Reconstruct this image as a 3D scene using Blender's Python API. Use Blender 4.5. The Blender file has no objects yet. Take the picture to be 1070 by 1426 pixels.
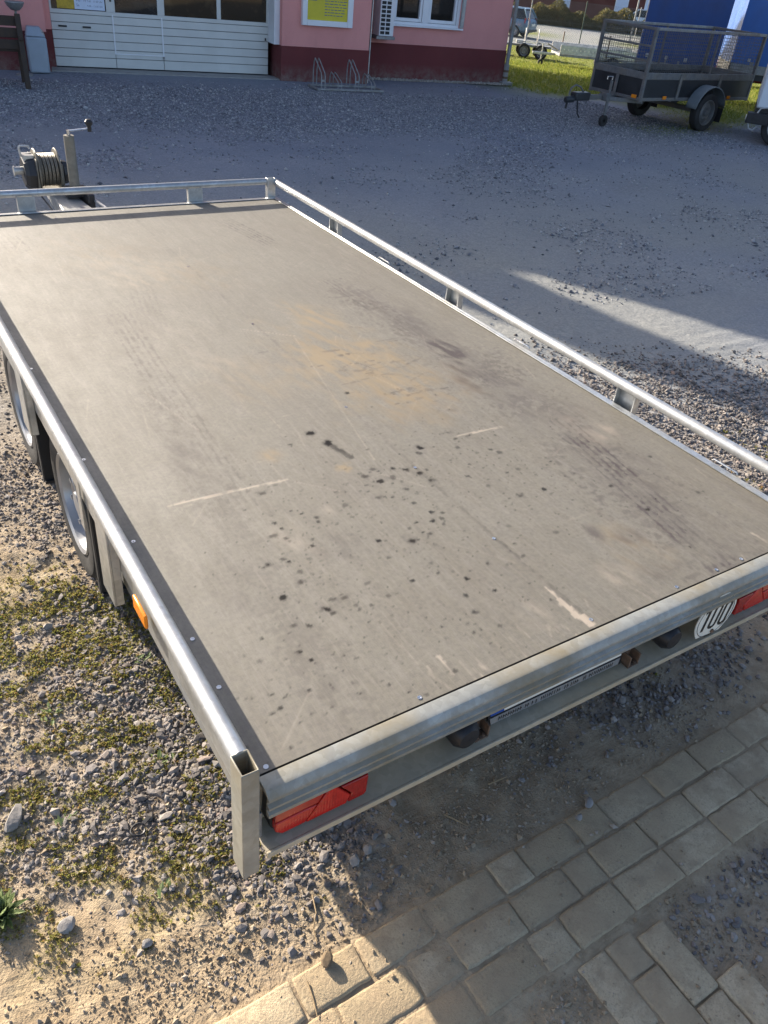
import bpy, math, random
import numpy as np
from mathutils import Matrix, Vector

random.seed(7)
RNG = np.random.default_rng(11)
R = math.radians
scene = bpy.context.scene
COL = scene.collection

# ------------------------------------------------------------------ camera
cd = bpy.data.cameras.new('camera')
cam = bpy.data.objects.new('camera', cd)
COL.objects.link(cam)
YAW, PITCH, ROLL = -0.624963, 0.614525, 0.112379
f = Vector((-math.sin(YAW) * math.cos(PITCH), math.cos(YAW) * math.cos(PITCH), -math.sin(PITCH)))
r0 = Vector((math.cos(YAW), math.sin(YAW), 0.0))
u0 = r0.cross(f)
rt = math.cos(ROLL) * r0 + math.sin(ROLL) * u0
up = -math.sin(ROLL) * r0 + math.cos(ROLL) * u0
CAMP = Vector((-0.4545, -0.9474, 2.0851))
cam.matrix_world = Matrix(((rt.x, up.x, -f.x, CAMP.x), (rt.y, up.y, -f.y, CAMP.y), (rt.z, up.z, -f.z, CAMP.z), (0, 0, 0, 1)))
cd.sensor_fit = 'VERTICAL'
cd.sensor_height = 36.0
cd.sensor_width = 27.0
cd.lens = 1105.46 / 1426 * 36.0
cd.clip_start = 0.05
cd.clip_end = 3000
scene.camera = cam

# ------------------------------------------------------------------ sky, sun, exposure
SUN = Vector((-0.64, 2.4, 1.0)).normalized()          # towards the sun
w = bpy.data.worlds.new('World')
scene.world = w
w.use_nodes = True
nt = w.node_tree
nt.nodes.clear()
wo = nt.nodes.new('ShaderNodeOutputWorld')
bg = nt.nodes.new('ShaderNodeBackground')
sk = nt.nodes.new('ShaderNodeTexSky')
sk.sky_type = 'NISHITA'
sk.sun_disc = False
sk.sun_elevation = math.asin(SUN.z)
sk.sun_rotation = math.atan2(SUN.x, SUN.y)
sk.air_density = 0.65
sk.dust_density = 2.0
sk.ozone_density = 0.6
nt.links.new(sk.outputs[0], bg.inputs[0])
nt.links.new(bg.outputs[0], wo.inputs[0])
bg.inputs[1].default_value = 0.135
sl = bpy.data.lights.new('sun', 'SUN')
sl.energy = 5.0
sl.angle = R(0.55)
sl.color = (1.0, 0.90, 0.76)
so = bpy.data.objects.new('sun', sl)
COL.objects.link(so)
so.location = (-6, 24, 11)
so.rotation_euler = SUN.to_track_quat('Z', 'Y').to_euler()
scene.view_settings.view_transform = 'Standard'
scene.view_settings.look = 'None'
scene.view_settings.gamma = 1.0
scene.view_settings.use_curve_mapping = False
scene.view_settings.exposure = 1.22
scene.cycles.max_bounces = 6
scene.cycles.use_denoising = True

# ------------------------------------------------------------------ helpers
def n_(v):
    return v / (np.linalg.norm(v, axis=-1, keepdims=True) + 1e-12)

class MB:
    def __init__(s):
        s.v = []
        s.f = []
    def add(s, vs, fs):
        b = len(s.v)
        s.v.extend([tuple(map(float, q)) for q in vs])
        s.f.extend([tuple(i + b for i in q) for q in fs])
        return s
    def hexa(s, P):      # 8 points: bottom 0-3 ccw, top 4-7
        return s.add(P, [(3, 2, 1, 0), (4, 5, 6, 7), (0, 1, 5, 4), (1, 2, 6, 5), (2, 3, 7, 6), (3, 0, 4, 7)])
    def box(s, x0, x1, y0, y1, z0, z1):
        return s.hexa([(x0, y0, z0), (x1, y0, z0), (x1, y1, z0), (x0, y1, z0), (x0, y0, z1), (x1, y0, z1), (x1, y1, z1), (x0, y1, z1)])
    def bar(s, a, b, wdt, hgt, upv=(0, 0, 1)):
        a = np.array(a, float); b = np.array(b, float)
        d = n_(b - a); sv = np.cross(d, np.array(upv, float))
        if np.linalg.norm(sv) < 1e-6:
            sv = np.cross(d, np.array((0, 1.0, 0)))
        sv = n_(sv); uv = np.cross(sv, d)
        S = sv * wdt / 2; U = uv * hgt / 2
        return s.hexa([a - S - U, b - S - U, b + S - U, a + S - U, a - S + U, b - S + U, b + S + U, a + S + U])
    def cyl(s, a, b, ra, rb=None, n=16, caps=True):
        rb = ra if rb is None else rb
        return s.tube([a, b], [ra, rb], n, caps)
    def tube(s, path, r, n=10, caps=True):
        P = [np.array(q, float) for q in path]
        rr = r if isinstance(r, (list, tuple)) else [r] * len(P)
        rings = []
        pu = None
        for i, q in enumerate(P):
            if i == 0: d = n_(P[1] - P[0])
            elif i == len(P) - 1: d = n_(P[-1] - P[-2])
            else: d = n_(n_(P[i] - P[i - 1]) + n_(P[i + 1] - P[i]))
            if pu is None:
                h = np.array((0, 0, 1.0)) if abs(d[2]) < .9 else np.array((0, 1.0, 0))
                pu = n_(h - d * (h @ d))
            else:
                pu = n_(pu - d * (pu @ d))
            sv = np.cross(d, pu)
            rings.append([q + rr[i] * (math.cos(2 * math.pi * k / n) * pu + math.sin(2 * math.pi * k / n) * sv) for k in range(n)])
        vs = [x for g in rings for x in g]
        fs = []
        for i in range(len(P) - 1):
            for k in range(n):
                k2 = (k + 1) % n
                fs.append((i * n + k, i * n + k2, (i + 1) * n + k2, (i + 1) * n + k))
        if caps:
            fs.append(tuple(range(n - 1, -1, -1)))
            fs.append(tuple((len(P) - 1) * n + k for k in range(n)))
        return s.add(vs, fs)
    def lathe(s, prof, c, ax, n=24):
        """prof: (radius, offset along ax)"""
        c = np.array(c, float); ax = n_(np.array(ax, float))
        h = np.array((0, 0, 1.0)) if abs(ax[2]) < .9 else np.array((0, 1.0, 0))
        a = n_(np.cross(ax, h)); b = np.cross(ax, a)
        vs = []
        for (rad, o) in prof:
            for k in range(n):
                t = 2 * math.pi * k / n
                vs.append(c + ax * o + rad * (math.cos(t) * a + math.sin(t) * b))
        fs = []
        for i in range(len(prof) - 1):
            for k in range(n):
                k2 = (k + 1) % n
                fs.append((i * n + k, i * n + k2, (i + 1) * n + k2, (i + 1) * n + k))
        return s.add(vs, fs)
    def prism(s, poly, fn, t0, t1):
        """poly in 2D, fn(u,v,t)->3D"""
        n = len(poly)
        vs = [fn(a, b, t0) for a, b in poly] + [fn(a, b, t1) for a, b in poly]
        fs = [tuple(range(n - 1, -1, -1)), tuple(range(n, 2 * n))]
        for i in range(n):
            j = (i + 1) % n
            fs.append((i, j, n + j, n + i))
        return s.add(vs, fs)

def mesh_of(name, mb, off=(0, 0, 0), smooth=True, ang=38):
    me = bpy.data.meshes.new(name)
    o = np.array(off, float)
    me.from_pydata([tuple(np.array(v) - o) for v in mb.v], [], mb.f)
    me.validate()
    import bmesh
    bm = bmesh.new(); bm.from_mesh(me)
    bmesh.ops.recalc_face_normals(bm, faces=bm.faces)
    bm.to_mesh(me); bm.free()
    if smooth:
        me.shade_smooth()
        me.set_sharp_from_angle(angle=R(ang))
    return me

def obj(name, mb, mat, parent=None, off=(0, 0, 0), bevel=0, smooth=True, ang=38, kind=None, label=None):
    o = bpy.data.objects.new(name, mesh_of(name, mb, off, smooth, ang))
    COL.objects.link(o)
    if mat is not None:
        o.data.materials.append(mat)
    if parent is not None:
        o.parent = parent
    if bevel:
        m = o.modifiers.new('bevel', 'BEVEL')
        m.width = bevel; m.segments = 2; m.limit_method = 'ANGLE'; m.angle_limit = R(40)
        m.harden_normals = False
    if kind: o['kind'] = kind
    if label: o['label'] = label
    return o

def thing(name, label, cat, loc=(0, 0, 0), rz=0, group=None):
    o = bpy.data.objects.new(name, None)
    COL.objects.link(o)
    o.empty_display_size = .1
    o.location = loc
    o.rotation_euler = (0, 0, rz)
    tag(o, label, cat, group)
    return o

def tag(o, label, cat=None, group=None, kind=None):
    o['label'] = label
    if cat: o['category'] = cat
    if group: o['group'] = group
    if kind: o['kind'] = kind
    return o

def big_mesh(name, verts, faces, mat, smooth=False):
    """verts (N,3) float, faces (M,k) int"""
    me = bpy.data.meshes.new(name)
    k = faces.shape[1]
    me.vertices.add(len(verts)); me.loops.add(faces.size); me.polygons.add(len(faces))
    me.vertices.foreach_set('co', verts.astype(np.float32).ravel())
    me.loops.foreach_set('vertex_index', faces.astype(np.int32).ravel())
    me.polygons.foreach_set('loop_start', np.arange(0, faces.size, k, dtype=np.int32))
    me.polygons.foreach_set('use_smooth', np.full(len(faces), smooth))
    me.update(calc_edges=True)
    o = bpy.data.objects.new(name, me)
    COL.objects.link(o)
    me.materials.append(mat)
    return o

def vnoise(x, y, seed=0, oct=4, gain=.5):
    """fractal value noise, about -1..1"""
    x = np.asarray(x, float); y = np.asarray(y, float)
    tot = np.zeros(np.broadcast(x, y).shape); amp = 1.0; nrm = 0
    for o in range(oct):
        rg = np.random.default_rng(seed * 31 + o)
        L = rg.uniform(-1, 1, (256, 256))
        xi = np.floor(x).astype(int); yi = np.floor(y).astype(int)
        fx = x - xi; fy = y - yi
        fx = fx * fx * (3 - 2 * fx); fy = fy * fy * (3 - 2 * fy)
        g = lambda a, b: L[a % 256, b % 256]
        tot += amp * ((g(xi, yi) * (1 - fx) + g(xi + 1, yi) * fx) * (1 - fy) + (g(xi, yi + 1) * (1 - fx) + g(xi + 1, yi + 1) * fx) * fy)
        nrm += amp; amp *= gain
        x = x * 2.03 + 17.3; y = y * 2.03 + 9.1
    return tot / nrm * 1.6

def sst(a, b, x):
    t = np.clip((x - a) / (b - a), 0, 1)
    return t * t * (3 - 2 * t)

# ------------------------------------------------------------------ materials
class NM:
    def __init__(s, name):
        s.m = bpy.data.materials.new(name)
        s.m.use_nodes = True
        s.t = s.m.node_tree
        s.t.nodes.clear()
        s.out = s.t.nodes.new('ShaderNodeOutputMaterial')
        s.b = s.t.nodes.new('ShaderNodeBsdfPrincipled')
        s.t.links.new(s.b.outputs[0], s.out.inputs[0])
        s.co = None
    def n(s, typ, **kw):
        q = s.t.nodes.new(typ)
        for k, v in kw.items():
            setattr(q, k, v)
        return q
    def link(s, a, b):
        s.t.links.new(a, b)
    def coord(s, kind='Object'):
        if s.co is None:
            s.co = s.n('ShaderNodeTexCoord')
        return s.co.outputs[kind]
    def noise(s, scale, detail=4, rough=.55, vec=None, stretch=None, dist=0):
        q = s.n('ShaderNodeTexNoise')
        q.inputs['Scale'].default_value = scale
        q.inputs['Detail'].default_value = detail
        q.inputs['Roughness'].default_value = rough
        q.inputs['Distortion'].default_value = dist
        v = vec or s.coord()
        if stretch:
            mp = s.n('ShaderNodeMapping')
            mp.inputs['Scale'].default_value = stretch
            s.link(v, mp.inputs['Vector'])
            v = mp.outputs[0]
        s.link(v, q.inputs['Vector'])
        return q.outputs['Fac']
    def ramp(s, fac, stops):
        q = s.n('ShaderNodeValToRGB')
        e = q.color_ramp.elements
        while len(e) < len(stops): e.new(.5)
        for i, (p, c) in enumerate(stops):
            e[i].position = p
            e[i].color = (*c, 1) if len(c) == 3 else c
        s.link(fac, q.inputs[0])
        return q.outputs[0]
    def fr(s, fac, a, b, lo=0, hi=1):
        q = s.n('ShaderNodeMapRange')
        q.inputs[1].default_value = a; q.inputs[2].default_value = b
        q.inputs[3].default_value = lo; q.inputs[4].default_value = hi
        s.link(fac, q.inputs[0])
        return q.outputs[0]
    def mix(s, fac, a, b, typ='MIX'):
        q = s.n('ShaderNodeMix', data_type='RGBA', blend_type=typ)
        if isinstance(fac, (int, float)): q.inputs[0].default_value = fac
        else: s.link(fac, q.inputs[0])
        for i, c in ((6, a), (7, b)):
            if isinstance(c, tuple): q.inputs[i].default_value = (*c, 1)
            else: s.link(c, q.inputs[i])
        return q.outputs[2]
    def math(s, op, a, b=0):
        q = s.n('ShaderNodeMath', operation=op)
        for i, c in ((0, a), (1, b)):
            if isinstance(c, (int, float)): q.inputs[i].default_value = c
            else: s.link(c, q.inputs[i])
        return q.outputs[0]
    def set(s, col=None, rough=None, metal=None, spec=None):
        for k, v in (('Base Color', col), ('Roughness', rough), ('Metallic', metal), ('Specular IOR Level', spec)):
            if v is None: continue
            if isinstance(v, tuple): s.b.inputs[k].default_value = (*v, 1)
            elif isinstance(v, (int, float)): s.b.inputs[k].default_value = v
            else: s.link(v, s.b.inputs[k])
        return s
    def bump(s, h, strength=.3, dist=.002):
        q = s.n('ShaderNodeBump')
        q.inputs['Strength'].default_value = strength
        q.inputs['Distance'].default_value = dist
        s.link(h, q.inputs['Height'])
        s.link(q.outputs[0], s.b.inputs['Normal'])
        return s

def simple(name, col, rough=.6, metal=0, var=.12, scale=6, bump=0, bscale=60, spec=None):
    q = NM(name)
    nz = q.noise(scale, 5)
    lo = tuple(c * (1 - var) for c in col); hi = tuple(min(1, c * (1 + var)) for c in col)
    q.set(q.ramp(nz, [(.3, lo), (.7, hi)]), q.fr(nz, .3, .7, max(.02, rough - .08), min(1, rough + .08)), metal, spec)
    if bump:
        q.bump(q.noise(bscale, 3), bump, .003)
    return q.m

def galv(name, base=(.60, .61, .60), dirt=.25, metal=.75, rough=.36, dcol=(.22, .18, .12), dscale=5):
    q = NM(name)
    vo = q.n('ShaderNodeTexVoronoi')
    vo.inputs['Scale'].default_value = 55
    q.link(q.coord(), vo.inputs['Vector'])
    sp = q.n('ShaderNodeSeparateColor'); q.link(vo.outputs['Color'], sp.inputs[0])
    n1 = q.noise(9, 5); n2 = q.noise(dscale, 6, .65); n3 = q.noise(140, 3)
    c = q.mix(q.fr(sp.outputs[0], 0, 1, 0, .6), base, tuple(x * .66 for x in base))
    c = q.mix(q.fr(n1, .4, .65, 0, .55), c, tuple(x * .58 for x in base))
    dm = q.fr(n2, .5 - dirt * .3, .72, 0, min(1, dirt * 2.6))
    c = q.mix(dm, c, dcol)
    rg = q.math('ADD', q.fr(n1, .3, .7, rough - .07, rough + .1), q.math('MULTIPLY', dm, .3))
    mt = q.math('MULTIPLY', q.math('SUBTRACT', 1, dm), metal)
    q.set(c, rg, mt)
    q.bump(n3, .06, .001)
    return q.m

M = {}
M['galv'] = galv('galvanised_steel', dirt=.16)
M['galv_pipe'] = galv('galvanised_pipe', base=(.56, .57, .57), dirt=.14, rough=.40, metal=.7)
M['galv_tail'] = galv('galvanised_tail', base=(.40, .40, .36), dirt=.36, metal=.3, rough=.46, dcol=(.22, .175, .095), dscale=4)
M['galv_dirty_bounce'] = galv('galvanised_dirty_bounce', base=(.54, .48, .36), dirt=.55, metal=.05, rough=.7, dcol=(.45, .35, .21), dscale=3)  # pale tan holds bounce from the sunlit ground as well as dirt
M['galv_dull'] = galv('galvanised_dull', base=(.36, .37, .37), dirt=.25, metal=.45, rough=.5)
M['galv_old'] = galv('galvanised_old', base=(.20, .205, .205), dirt=.25, metal=.35, rough=.55)
M['galv_dark'] = galv('galvanised_dark', base=(.24, .23, .2), dirt=.35, metal=.5, rough=.5)
M['rust'] = simple('rusty_steel', (.15, .095, .06), .85, 0, .4, 40, .4, 120)
M['rubber'] = simple('black_rubber', (.018, .018, .019), .75, 0, .35, 12, .2, 90)
M['tyre'] = simple('tyre_rubber', (.028, .027, .026), .82, 0, .5, 9, .25, 60)
M['plastic'] = simple('black_plastic', (.02, .02, .022), .45, 0, .3, 20)
M['rim'] = simple('wheel_silver', (.34, .35, .37), .36, .6, .14, 12)
M['steel'] = simple('bright_steel', (.55, .55, .55), .28, .9, .25, 30)
M['cable'] = simple('steel_cable', (.3, .27, .22), .5, .6, .4, 120)
M['amber'] = simple('amber_plastic', (.85, .26, .015), .22, 0, .08, 20)
M['red_lens'] = simple('red_lens', (.46, .02, .014), .12, 0, .15, 10)
M['red_bright'] = simple('red_reflector', (.50, .022, .014), .14, 0, .2, 50)
M['red_dark'] = simple('red_lens_dark', (.34, .016, .012), .14, 0, .2, 60)
M['lens_tan'] = simple('dull_lens', (.40, .035, .022), .2, 0, .15, 20)
for k_ in ('red_lens', 'red_bright', 'red_dark', 'dull_x'):
    if k_ in M:
        t_ = M[k_].node_tree; wv_ = t_.nodes.new('ShaderNodeTexWave'); wv_.inputs['Scale'].default_value = 42; tc_ = t_.nodes.new('ShaderNodeTexCoord'); t_.links.new(tc_.outputs['Object'], wv_.inputs['Vector'])
        bp_ = t_.nodes.new('ShaderNodeBump'); bp_.inputs['Strength'].default_value = .2; bp_.inputs['Distance'].default_value = .002; t_.links.new(wv_.outputs['Fac'], bp_.inputs['Height'])
        t_.links.new(bp_.outputs[0], [n for n in t_.nodes if n.type == 'BSDF_PRINCIPLED'][0].inputs['Normal'])
M['white_paint'] = simple('white_paint', (.74, .74, .72), .45, 0, .06, 5)
M['sign_white'] = simple('sign_white', (.80, .77, .66), .5, 0, .1, 25)
M['black_print'] = simple('black_print', (.015, .014, .013), .55, 0, .2, 30)
M['plate_blue'] = simple('plate_blue', (.012, .07, .33), .35, 0, .1, 20)
M['deck_edge'] = simple('deck_edge_black', (.01, .009, .008), .9, 0, .2, 20)

def deck_mat():
    q = NM('plywood_deck')
    at = q.n('ShaderNodeAttribute'); at.attribute_name = 'stain'
    sp = q.n('ShaderNodeSeparateColor'); q.link(at.outputs['Color'], sp.inputs[0])
    n1 = q.noise(1.6, 6, .6); n2 = q.noise(7, 6, .65, stretch=(2.2, .8, 1)); n3 = q.noise(90, 3, .6)
    n4 = q.noise(3, 5, .6, stretch=(9, .5, 1))
    base = q.ramp(n1, [(.3, (.116, .099, .066)), (.5, (.130, .116, .080)), (.72, (.146, .133, .096))])
    base = q.mix(q.fr(n2, .42, .70, 0, .2), base, (.074, .061, .046))
    base = q.mix(q.fr(n4, .48, .70, 0, .3), base, (.185, .163, .133))
    base = q.mix(q.fr(n4, .46, .28, 0, .28), base, (.082, .068, .053))
    base = q.mix(q.fr(n3, .38, .66, 0, .5), base, (.062, .051, .039))
    n6 = q.noise(26, 4, .7, stretch=(3.2, .35, 1))
    base = q.mix(q.fr(n6, .5, .68, 0, .3), base, (.21, .185, .15))
    # fine wire-mesh imprint of the film face
    br = q.n('ShaderNodeTexBrick'); br.offset = 0
    br.inputs['Scale'].default_value = 1
    br.inputs['Brick Width'].default_value = .006; br.inputs['Row Height'].default_value = .006
    br.inputs['Mortar Size'].default_value = .0012; br.inputs['Mortar Smooth'].default_value = .6
    q.link(q.coord(), br.inputs['Vector'])
    base = q.mix(q.fr(br.outputs['Fac'], 0, 1, 0, .13), base, (.15, .13, .11))
    base = q.mix(sp.outputs[1], base, (.19, .135, .062))
    base = q.mix(at.outputs['Alpha'], base, (.058, .046, .045))
    base = q.mix(sp.outputs[2], base, (.38, .315, .24))
    base = q.mix(sp.outputs[0], base, (.016, .015, .015))
    rg = q.math('SUBTRACT', q.fr(n2, .3, .7, .64, .76), q.math('MULTIPLY', sp.outputs[0], .1))
    q.set(base, rg, 0, .5)
    q.b.inputs['IOR'].default_value = 1.95
    sl_ = q.math('SUBTRACT', .5, q.math('ADD', q.math('MULTIPLY', sp.outputs[0], .45), q.math('MULTIPLY', at.outputs['Alpha'], .32)))
    sl_ = q.math('SUBTRACT', sl_, q.fr(n2, .42, .7, 0, .06))
    q.link(q.math('MAXIMUM', sl_, .03), q.b.inputs['Specular IOR Level'])
    h = q.math('ADD', q.math('MULTIPLY', n3, .5), q.math('MULTIPLY', br.outputs['Fac'], -.35))
    q.bump(h, .18, .001)
    return q.m
M['deck'] = deck_mat()

def stone_mat(name, stops, rough=.85, dirt=(.30, .25, .18), dm=.35, leaf=False):
    q = NM(name)
    ge = q.n('ShaderNodeNewGeometry')
    c = q.ramp(ge.outputs['Random Per Island'], stops)
    nz = q.noise(70, 4)
    c = q.mix(q.fr(nz, .35, .75, 0, dm), c, dirt)
    q.set(c, rough, 0, .3)
    if leaf:
        tr = q.n('ShaderNodeBsdfTranslucent'); q.link(c, tr.inputs[0])
        mx_ = q.n('ShaderNodeMixShader'); mx_.inputs[0].default_value = .45
        q.link(q.b.outputs[0], mx_.inputs[1]); q.link(tr.outputs[0], mx_.inputs[2]); q.link(mx_.outputs[0], q.out.inputs[0])
    else:
        q.bump(q.noise(160, 3), .35, .003)
    return q.m
M['gravel'] = stone_mat('gravel_stone', [(0, (.07, .065, .066)), (.3, (.145, .132, .13)), (.6, (.215, .195, .185)), (.85, (.32, .29, .265)), (1, (.22, .165, .145))])
M['gravel_far'] = stone_mat('gravel_far_stone', [(0, (.10, .105, .125)), (.45, (.22, .225, .245)), (.75, (.36, .36, .365)), (1, (.5, .49, .47))], dm=.2)
M['moss'] = stone_mat('moss_leaves', [(0, (.16, .165, .04)), (.35, (.26, .255, .07)), (.7, (.34, .30, .11)), (.88, (.31, .18, .08)), (1, (.22, .28, .07))], .7, (.15, .13, .03), .2, leaf=True)
M['grass'] = stone_mat('grass_blades', [(0, (.10, .15, .02)), (.6, (.22, .26, .035)), (1, (.36, .33, .08))], .7, (.2, .17, .05), .2, leaf=True)
M['weed'] = stone_mat('weed_leaf', [(0, (.16, .22, .08)), (1, (.34, .40, .2))], .6, (.12, .14, .05), .1, leaf=True)
M['hedge'] = stone_mat('hedge_leaf', [(0, (.05, .055, .015)), (.5, (.12, .11, .03)), (1, (.24, .18, .06))], .7, (.1, .08, .03), .2, leaf=True)

def ground_mat():
    q = NM('ground_soil')
    at = q.n('ShaderNodeAttribute'); at.attribute_name = 'mask'
    sp = q.n('ShaderNodeSeparateColor'); q.link(at.outputs['Color'], sp.inputs[0])
    n1 = q.noise(.8, 6, .6); n2 = q.noise(14, 6, .65); n3 = q.noise(110, 4, .6); n4 = q.noise(38, 3)
    soil = q.ramp(n2, [(.28, (.275, .20, .12)), (.5, (.395, .30, .19)), (.72, (.485, .385, .255))])
    soil = q.mix(q.fr(n3, .35, .7, 0, .3), soil, (.2, .165, .12))
    yard = q.ramp(n1, [(.3, (.205, .225, .262)), (.5, (.255, .272, .302)), (.7, (.31, .32, .34))])
    yard = q.mix(q.fr(n2, .42, .66, 0, .35), yard, (.165, .182, .215))
    n5 = q.noise(48, 3, .7)
    yard = q.mix(q.fr(n5, .42, .7, 0, .55), yard, (.11, .122, .15))
    yard = q.mix(q.fr(n5, .40, .25, 0, .4), yard, (.40, .41, .43))
    # crushed stone: voronoi cells, too small and far to pick apart
    vo = q.n('ShaderNodeTexVoronoi'); vo.inputs['Scale'].default_value = 40
    q.link(q.coord(), vo.inputs['Vector'])
    vs = q.n('ShaderNodeSeparateColor'); q.link(vo.outputs['Color'], vs.inputs[0])
    grav = q.ramp(vs.outputs[0], [(0, (.08, .085, .105)), (.55, (.19, .20, .23)), (1, (.36, .37, .40))])
    green = q.ramp(n2, [(.3, (.10, .12, .02)), (.6, (.20, .21, .035)), (.8, (.30, .26, .07))])
    c = q.mix(at.outputs['Alpha'], soil, yard)
    c = q.mix(sp.outputs[0], c, grav)
    c = q.mix(sp.outputs[1], c, green)
    dust = q.mix(q.fr(n5, .40, .68, 0, .6), (.33, .325, .285), (.175, .178, .172))
    dust = q.mix(q.fr(n2, .45, .66, 0, .35), dust, (.225, .222, .20))
    c = q.mix(sp.outputs[2], c, dust)
    q.set(c, .92, 0, .2)
    h = q.math('ADD', q.math('MULTIPLY', n2, .7), q.math('MULTIPLY', n3, .3))
    h = q.math('ADD', h, q.math('MULTIPLY', q.math('MULTIPLY', vo.outputs['Distance'], sp.outputs[0]), -.9))
    q.bump(h, .85, .02)
    return q.m
M['ground'] = ground_mat()

def paver_mat():
    q = NM('concrete_paver')
    oi = q.n('ShaderNodeObjectInfo')
    n1 = q.noise(16, 6, .65, vec=q.coord('Object')); n2 = q.noise(150, 4, .75); n3 = q.noise(60, 4)
    c = q.ramp(oi.outputs['Random'], [(0, (.41, .32, .20)), (.5, (.50, .395, .255)), (1, (.58, .47, .315))])
    c = q.mix(q.fr(n1, .4, .7, 0, .45), c, (.38, .295, .185))
    c = q.mix(q.fr(n2, .52, .70, 0, .65), c, (.20, .165, .115))
    c = q.mix(q.fr(n2, .42, .28, 0, .5), c, (.60, .52, .39))
    ge = q.n('ShaderNodeNewGeometry')
    c = q.mix(q.fr(q.noise(7, 5, .65, vec=ge.outputs['Position']), .44, .60, 0, .85), c, (.40, .305, .195))
    c = q.mix(q.fr(q.noise(22, 5, .7, vec=ge.outputs['Position']), .5, .66, 0, .45), c, (.29, .225, .15))
    q.set(c, .92, 0, .2)
    q.bump(q.math('ADD', n2, q.math('MULTIPLY', n3, .8)), .8, .004)
    return q.m
M['paver'] = paver_mat()

def plaster(name, a, b, dirt=None):
    q = NM(name)
    n1 = q.noise(1.2, 5); n2 = q.noise(120, 3); n3 = q.noise(3.5, 6, .65, stretch=(1, 1, .35))
    c = q.ramp(n1, [(.3, a), (.7, b)])
    if dirt: c = q.mix(q.fr(n3, .5, .75, 0, .35), c, dirt)
    sx = q.n('ShaderNodeSeparateXYZ'); q.link(q.coord(), sx.inputs[0])
    spl = q.math('MULTIPLY', q.fr(sx.outputs[2], .0, .28, 1, 0), q.fr(q.noise(9, 6, .7), .35, .7, 0, .8))
    c = q.mix(spl, c, (.27, .24, .20))
    c = q.mix(q.fr(q.noise(28, 5, .7), .55, .75, 0, .25), c, tuple(x * .7 for x in a))
    q.set(c, .92, 0, .2).bump(n2, .5, .006)
    return q.m
M['pink'] = plaster('pink_plaster', (.70, .30, .27), (.77, .345, .305), (.58, .25, .225))
M['maroon'] = plaster('maroon_plinth', (.15, .04, .04), (.19, .052, .05), (.12, .055, .05))
M['door_white'] = simple('door_paint', (.60, .60, .56), .45, 0, .06, 3)
M['door_groove'] = simple('door_groove', (.2, .2, .2), .7, 0, .1, 3)
M['frame_white'] = simple('window_frame', (.76, .77, .78), .35, 0, .05, 3)
def glass(name, tint, r=.04):
    q = NM(name)
    n1 = q.noise(1.1, 4); n2 = q.noise(2.6, 5, .6)
    c = q.mix(q.fr(n2, .5, .7, 0, .8), tint, tuple(min(1, t * 3.2 + .01) for t in tint))
    q.set(c, r, 0, .6).bump(n1, .04, .01)
    return q.m
M['glass'] = glass('window_glass', (.012, .012, .011))
M['glass_brown'] = glass('window_glass_reflection', (.03, .019, .008))  # brown of reflected trees painted into the pane colour
M['concrete'] = simple('concrete', (.3, .29, .27), .9, 0, .15, 8, .3, 80)
M['wood_dark'] = simple('dark_wood', (.045, .028, .018), .7, 0, .35, 14, .2, 60)
M['bin_blue'] = simple('bin_paint', (.33, .38, .43), .5, .1, .08, 6)
M['board_dark'] = simple('dark_board', (.02, .018, .016), .8, 0, .3, 5)
M['yellow'] = simple('yellow_panel', (.62, .52, .03), .5, 0, .1, 4)
M['paper_blue'] = simple('poster_paper', (.62, .70, .82), .5, 0, .04, 8)
M['poster_gold'] = simple('poster_gold', (.5, .34, .03), .6, 0, .4, 12)
M['text_blue'] = simple('print_blue', (.1, .13, .22), .6, 0, .1, 10)
M['roof'] = simple('roof_sheet', (.12, .1, .09), .8, 0, .2, 3)
M['panel_dark'] = simple('film_panel', (.022, .025, .028), .4, 0, .25, 5)
M['fender'] = simple('grey_plastic', (.16, .18, .19), .55, 0, .1, 8)
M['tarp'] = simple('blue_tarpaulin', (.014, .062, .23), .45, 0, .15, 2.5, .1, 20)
M['tarp_sunlit'] = simple('blue_tarpaulin_sunlit', (.03, .12, .39), .45, 0, .12, 2.5, .1, 20)  # lighter copy of the tarpaulin blue, sunlight painted into the colour
M['trailer_white'] = simple('white_panel', (.66, .72, .76), .4, 0, .05, 3)
M['car_silver'] = simple('car_paint_silver', (.13, .22, .31), .28, .4, .06, 3)
M['car_white'] = simple('car_paint_white', (.8, .8, .8), .25, 0, .04, 3)
M['car_maroon'] = simple('car_paint_maroon', (.16, .02, .03), .25, .1, .05, 3)
M['brick_far'] = plaster('far_brick', (.13, .05, .04), (.18, .075, .06), (.1, .05, .04))
M['wall_cream'] = plaster('far_cream', (.62, .58, .48), (.7, .66, .55))
M['twig'] = simple('dry_twig', (.28, .2, .11), .8, 0, .3, 30)

# ------------------------------------------------------------------ ground
CX, CY = CAMP.x, CAMP.y
GX, GY = .585, .811
def depth(x, y):
    return (x - CX) * GX + (y - CY) * GY
def terrain(x, y):
    D = depth(x, y)
    z = np.interp(D, [0, 17.5, 22, 37, 53, 70, 4000], [0, 0, -.2, -1.13, -1.42, -1.5, -1.5])
    return z * sst(10.5, 13.5, np.asarray(x, float))

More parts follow.
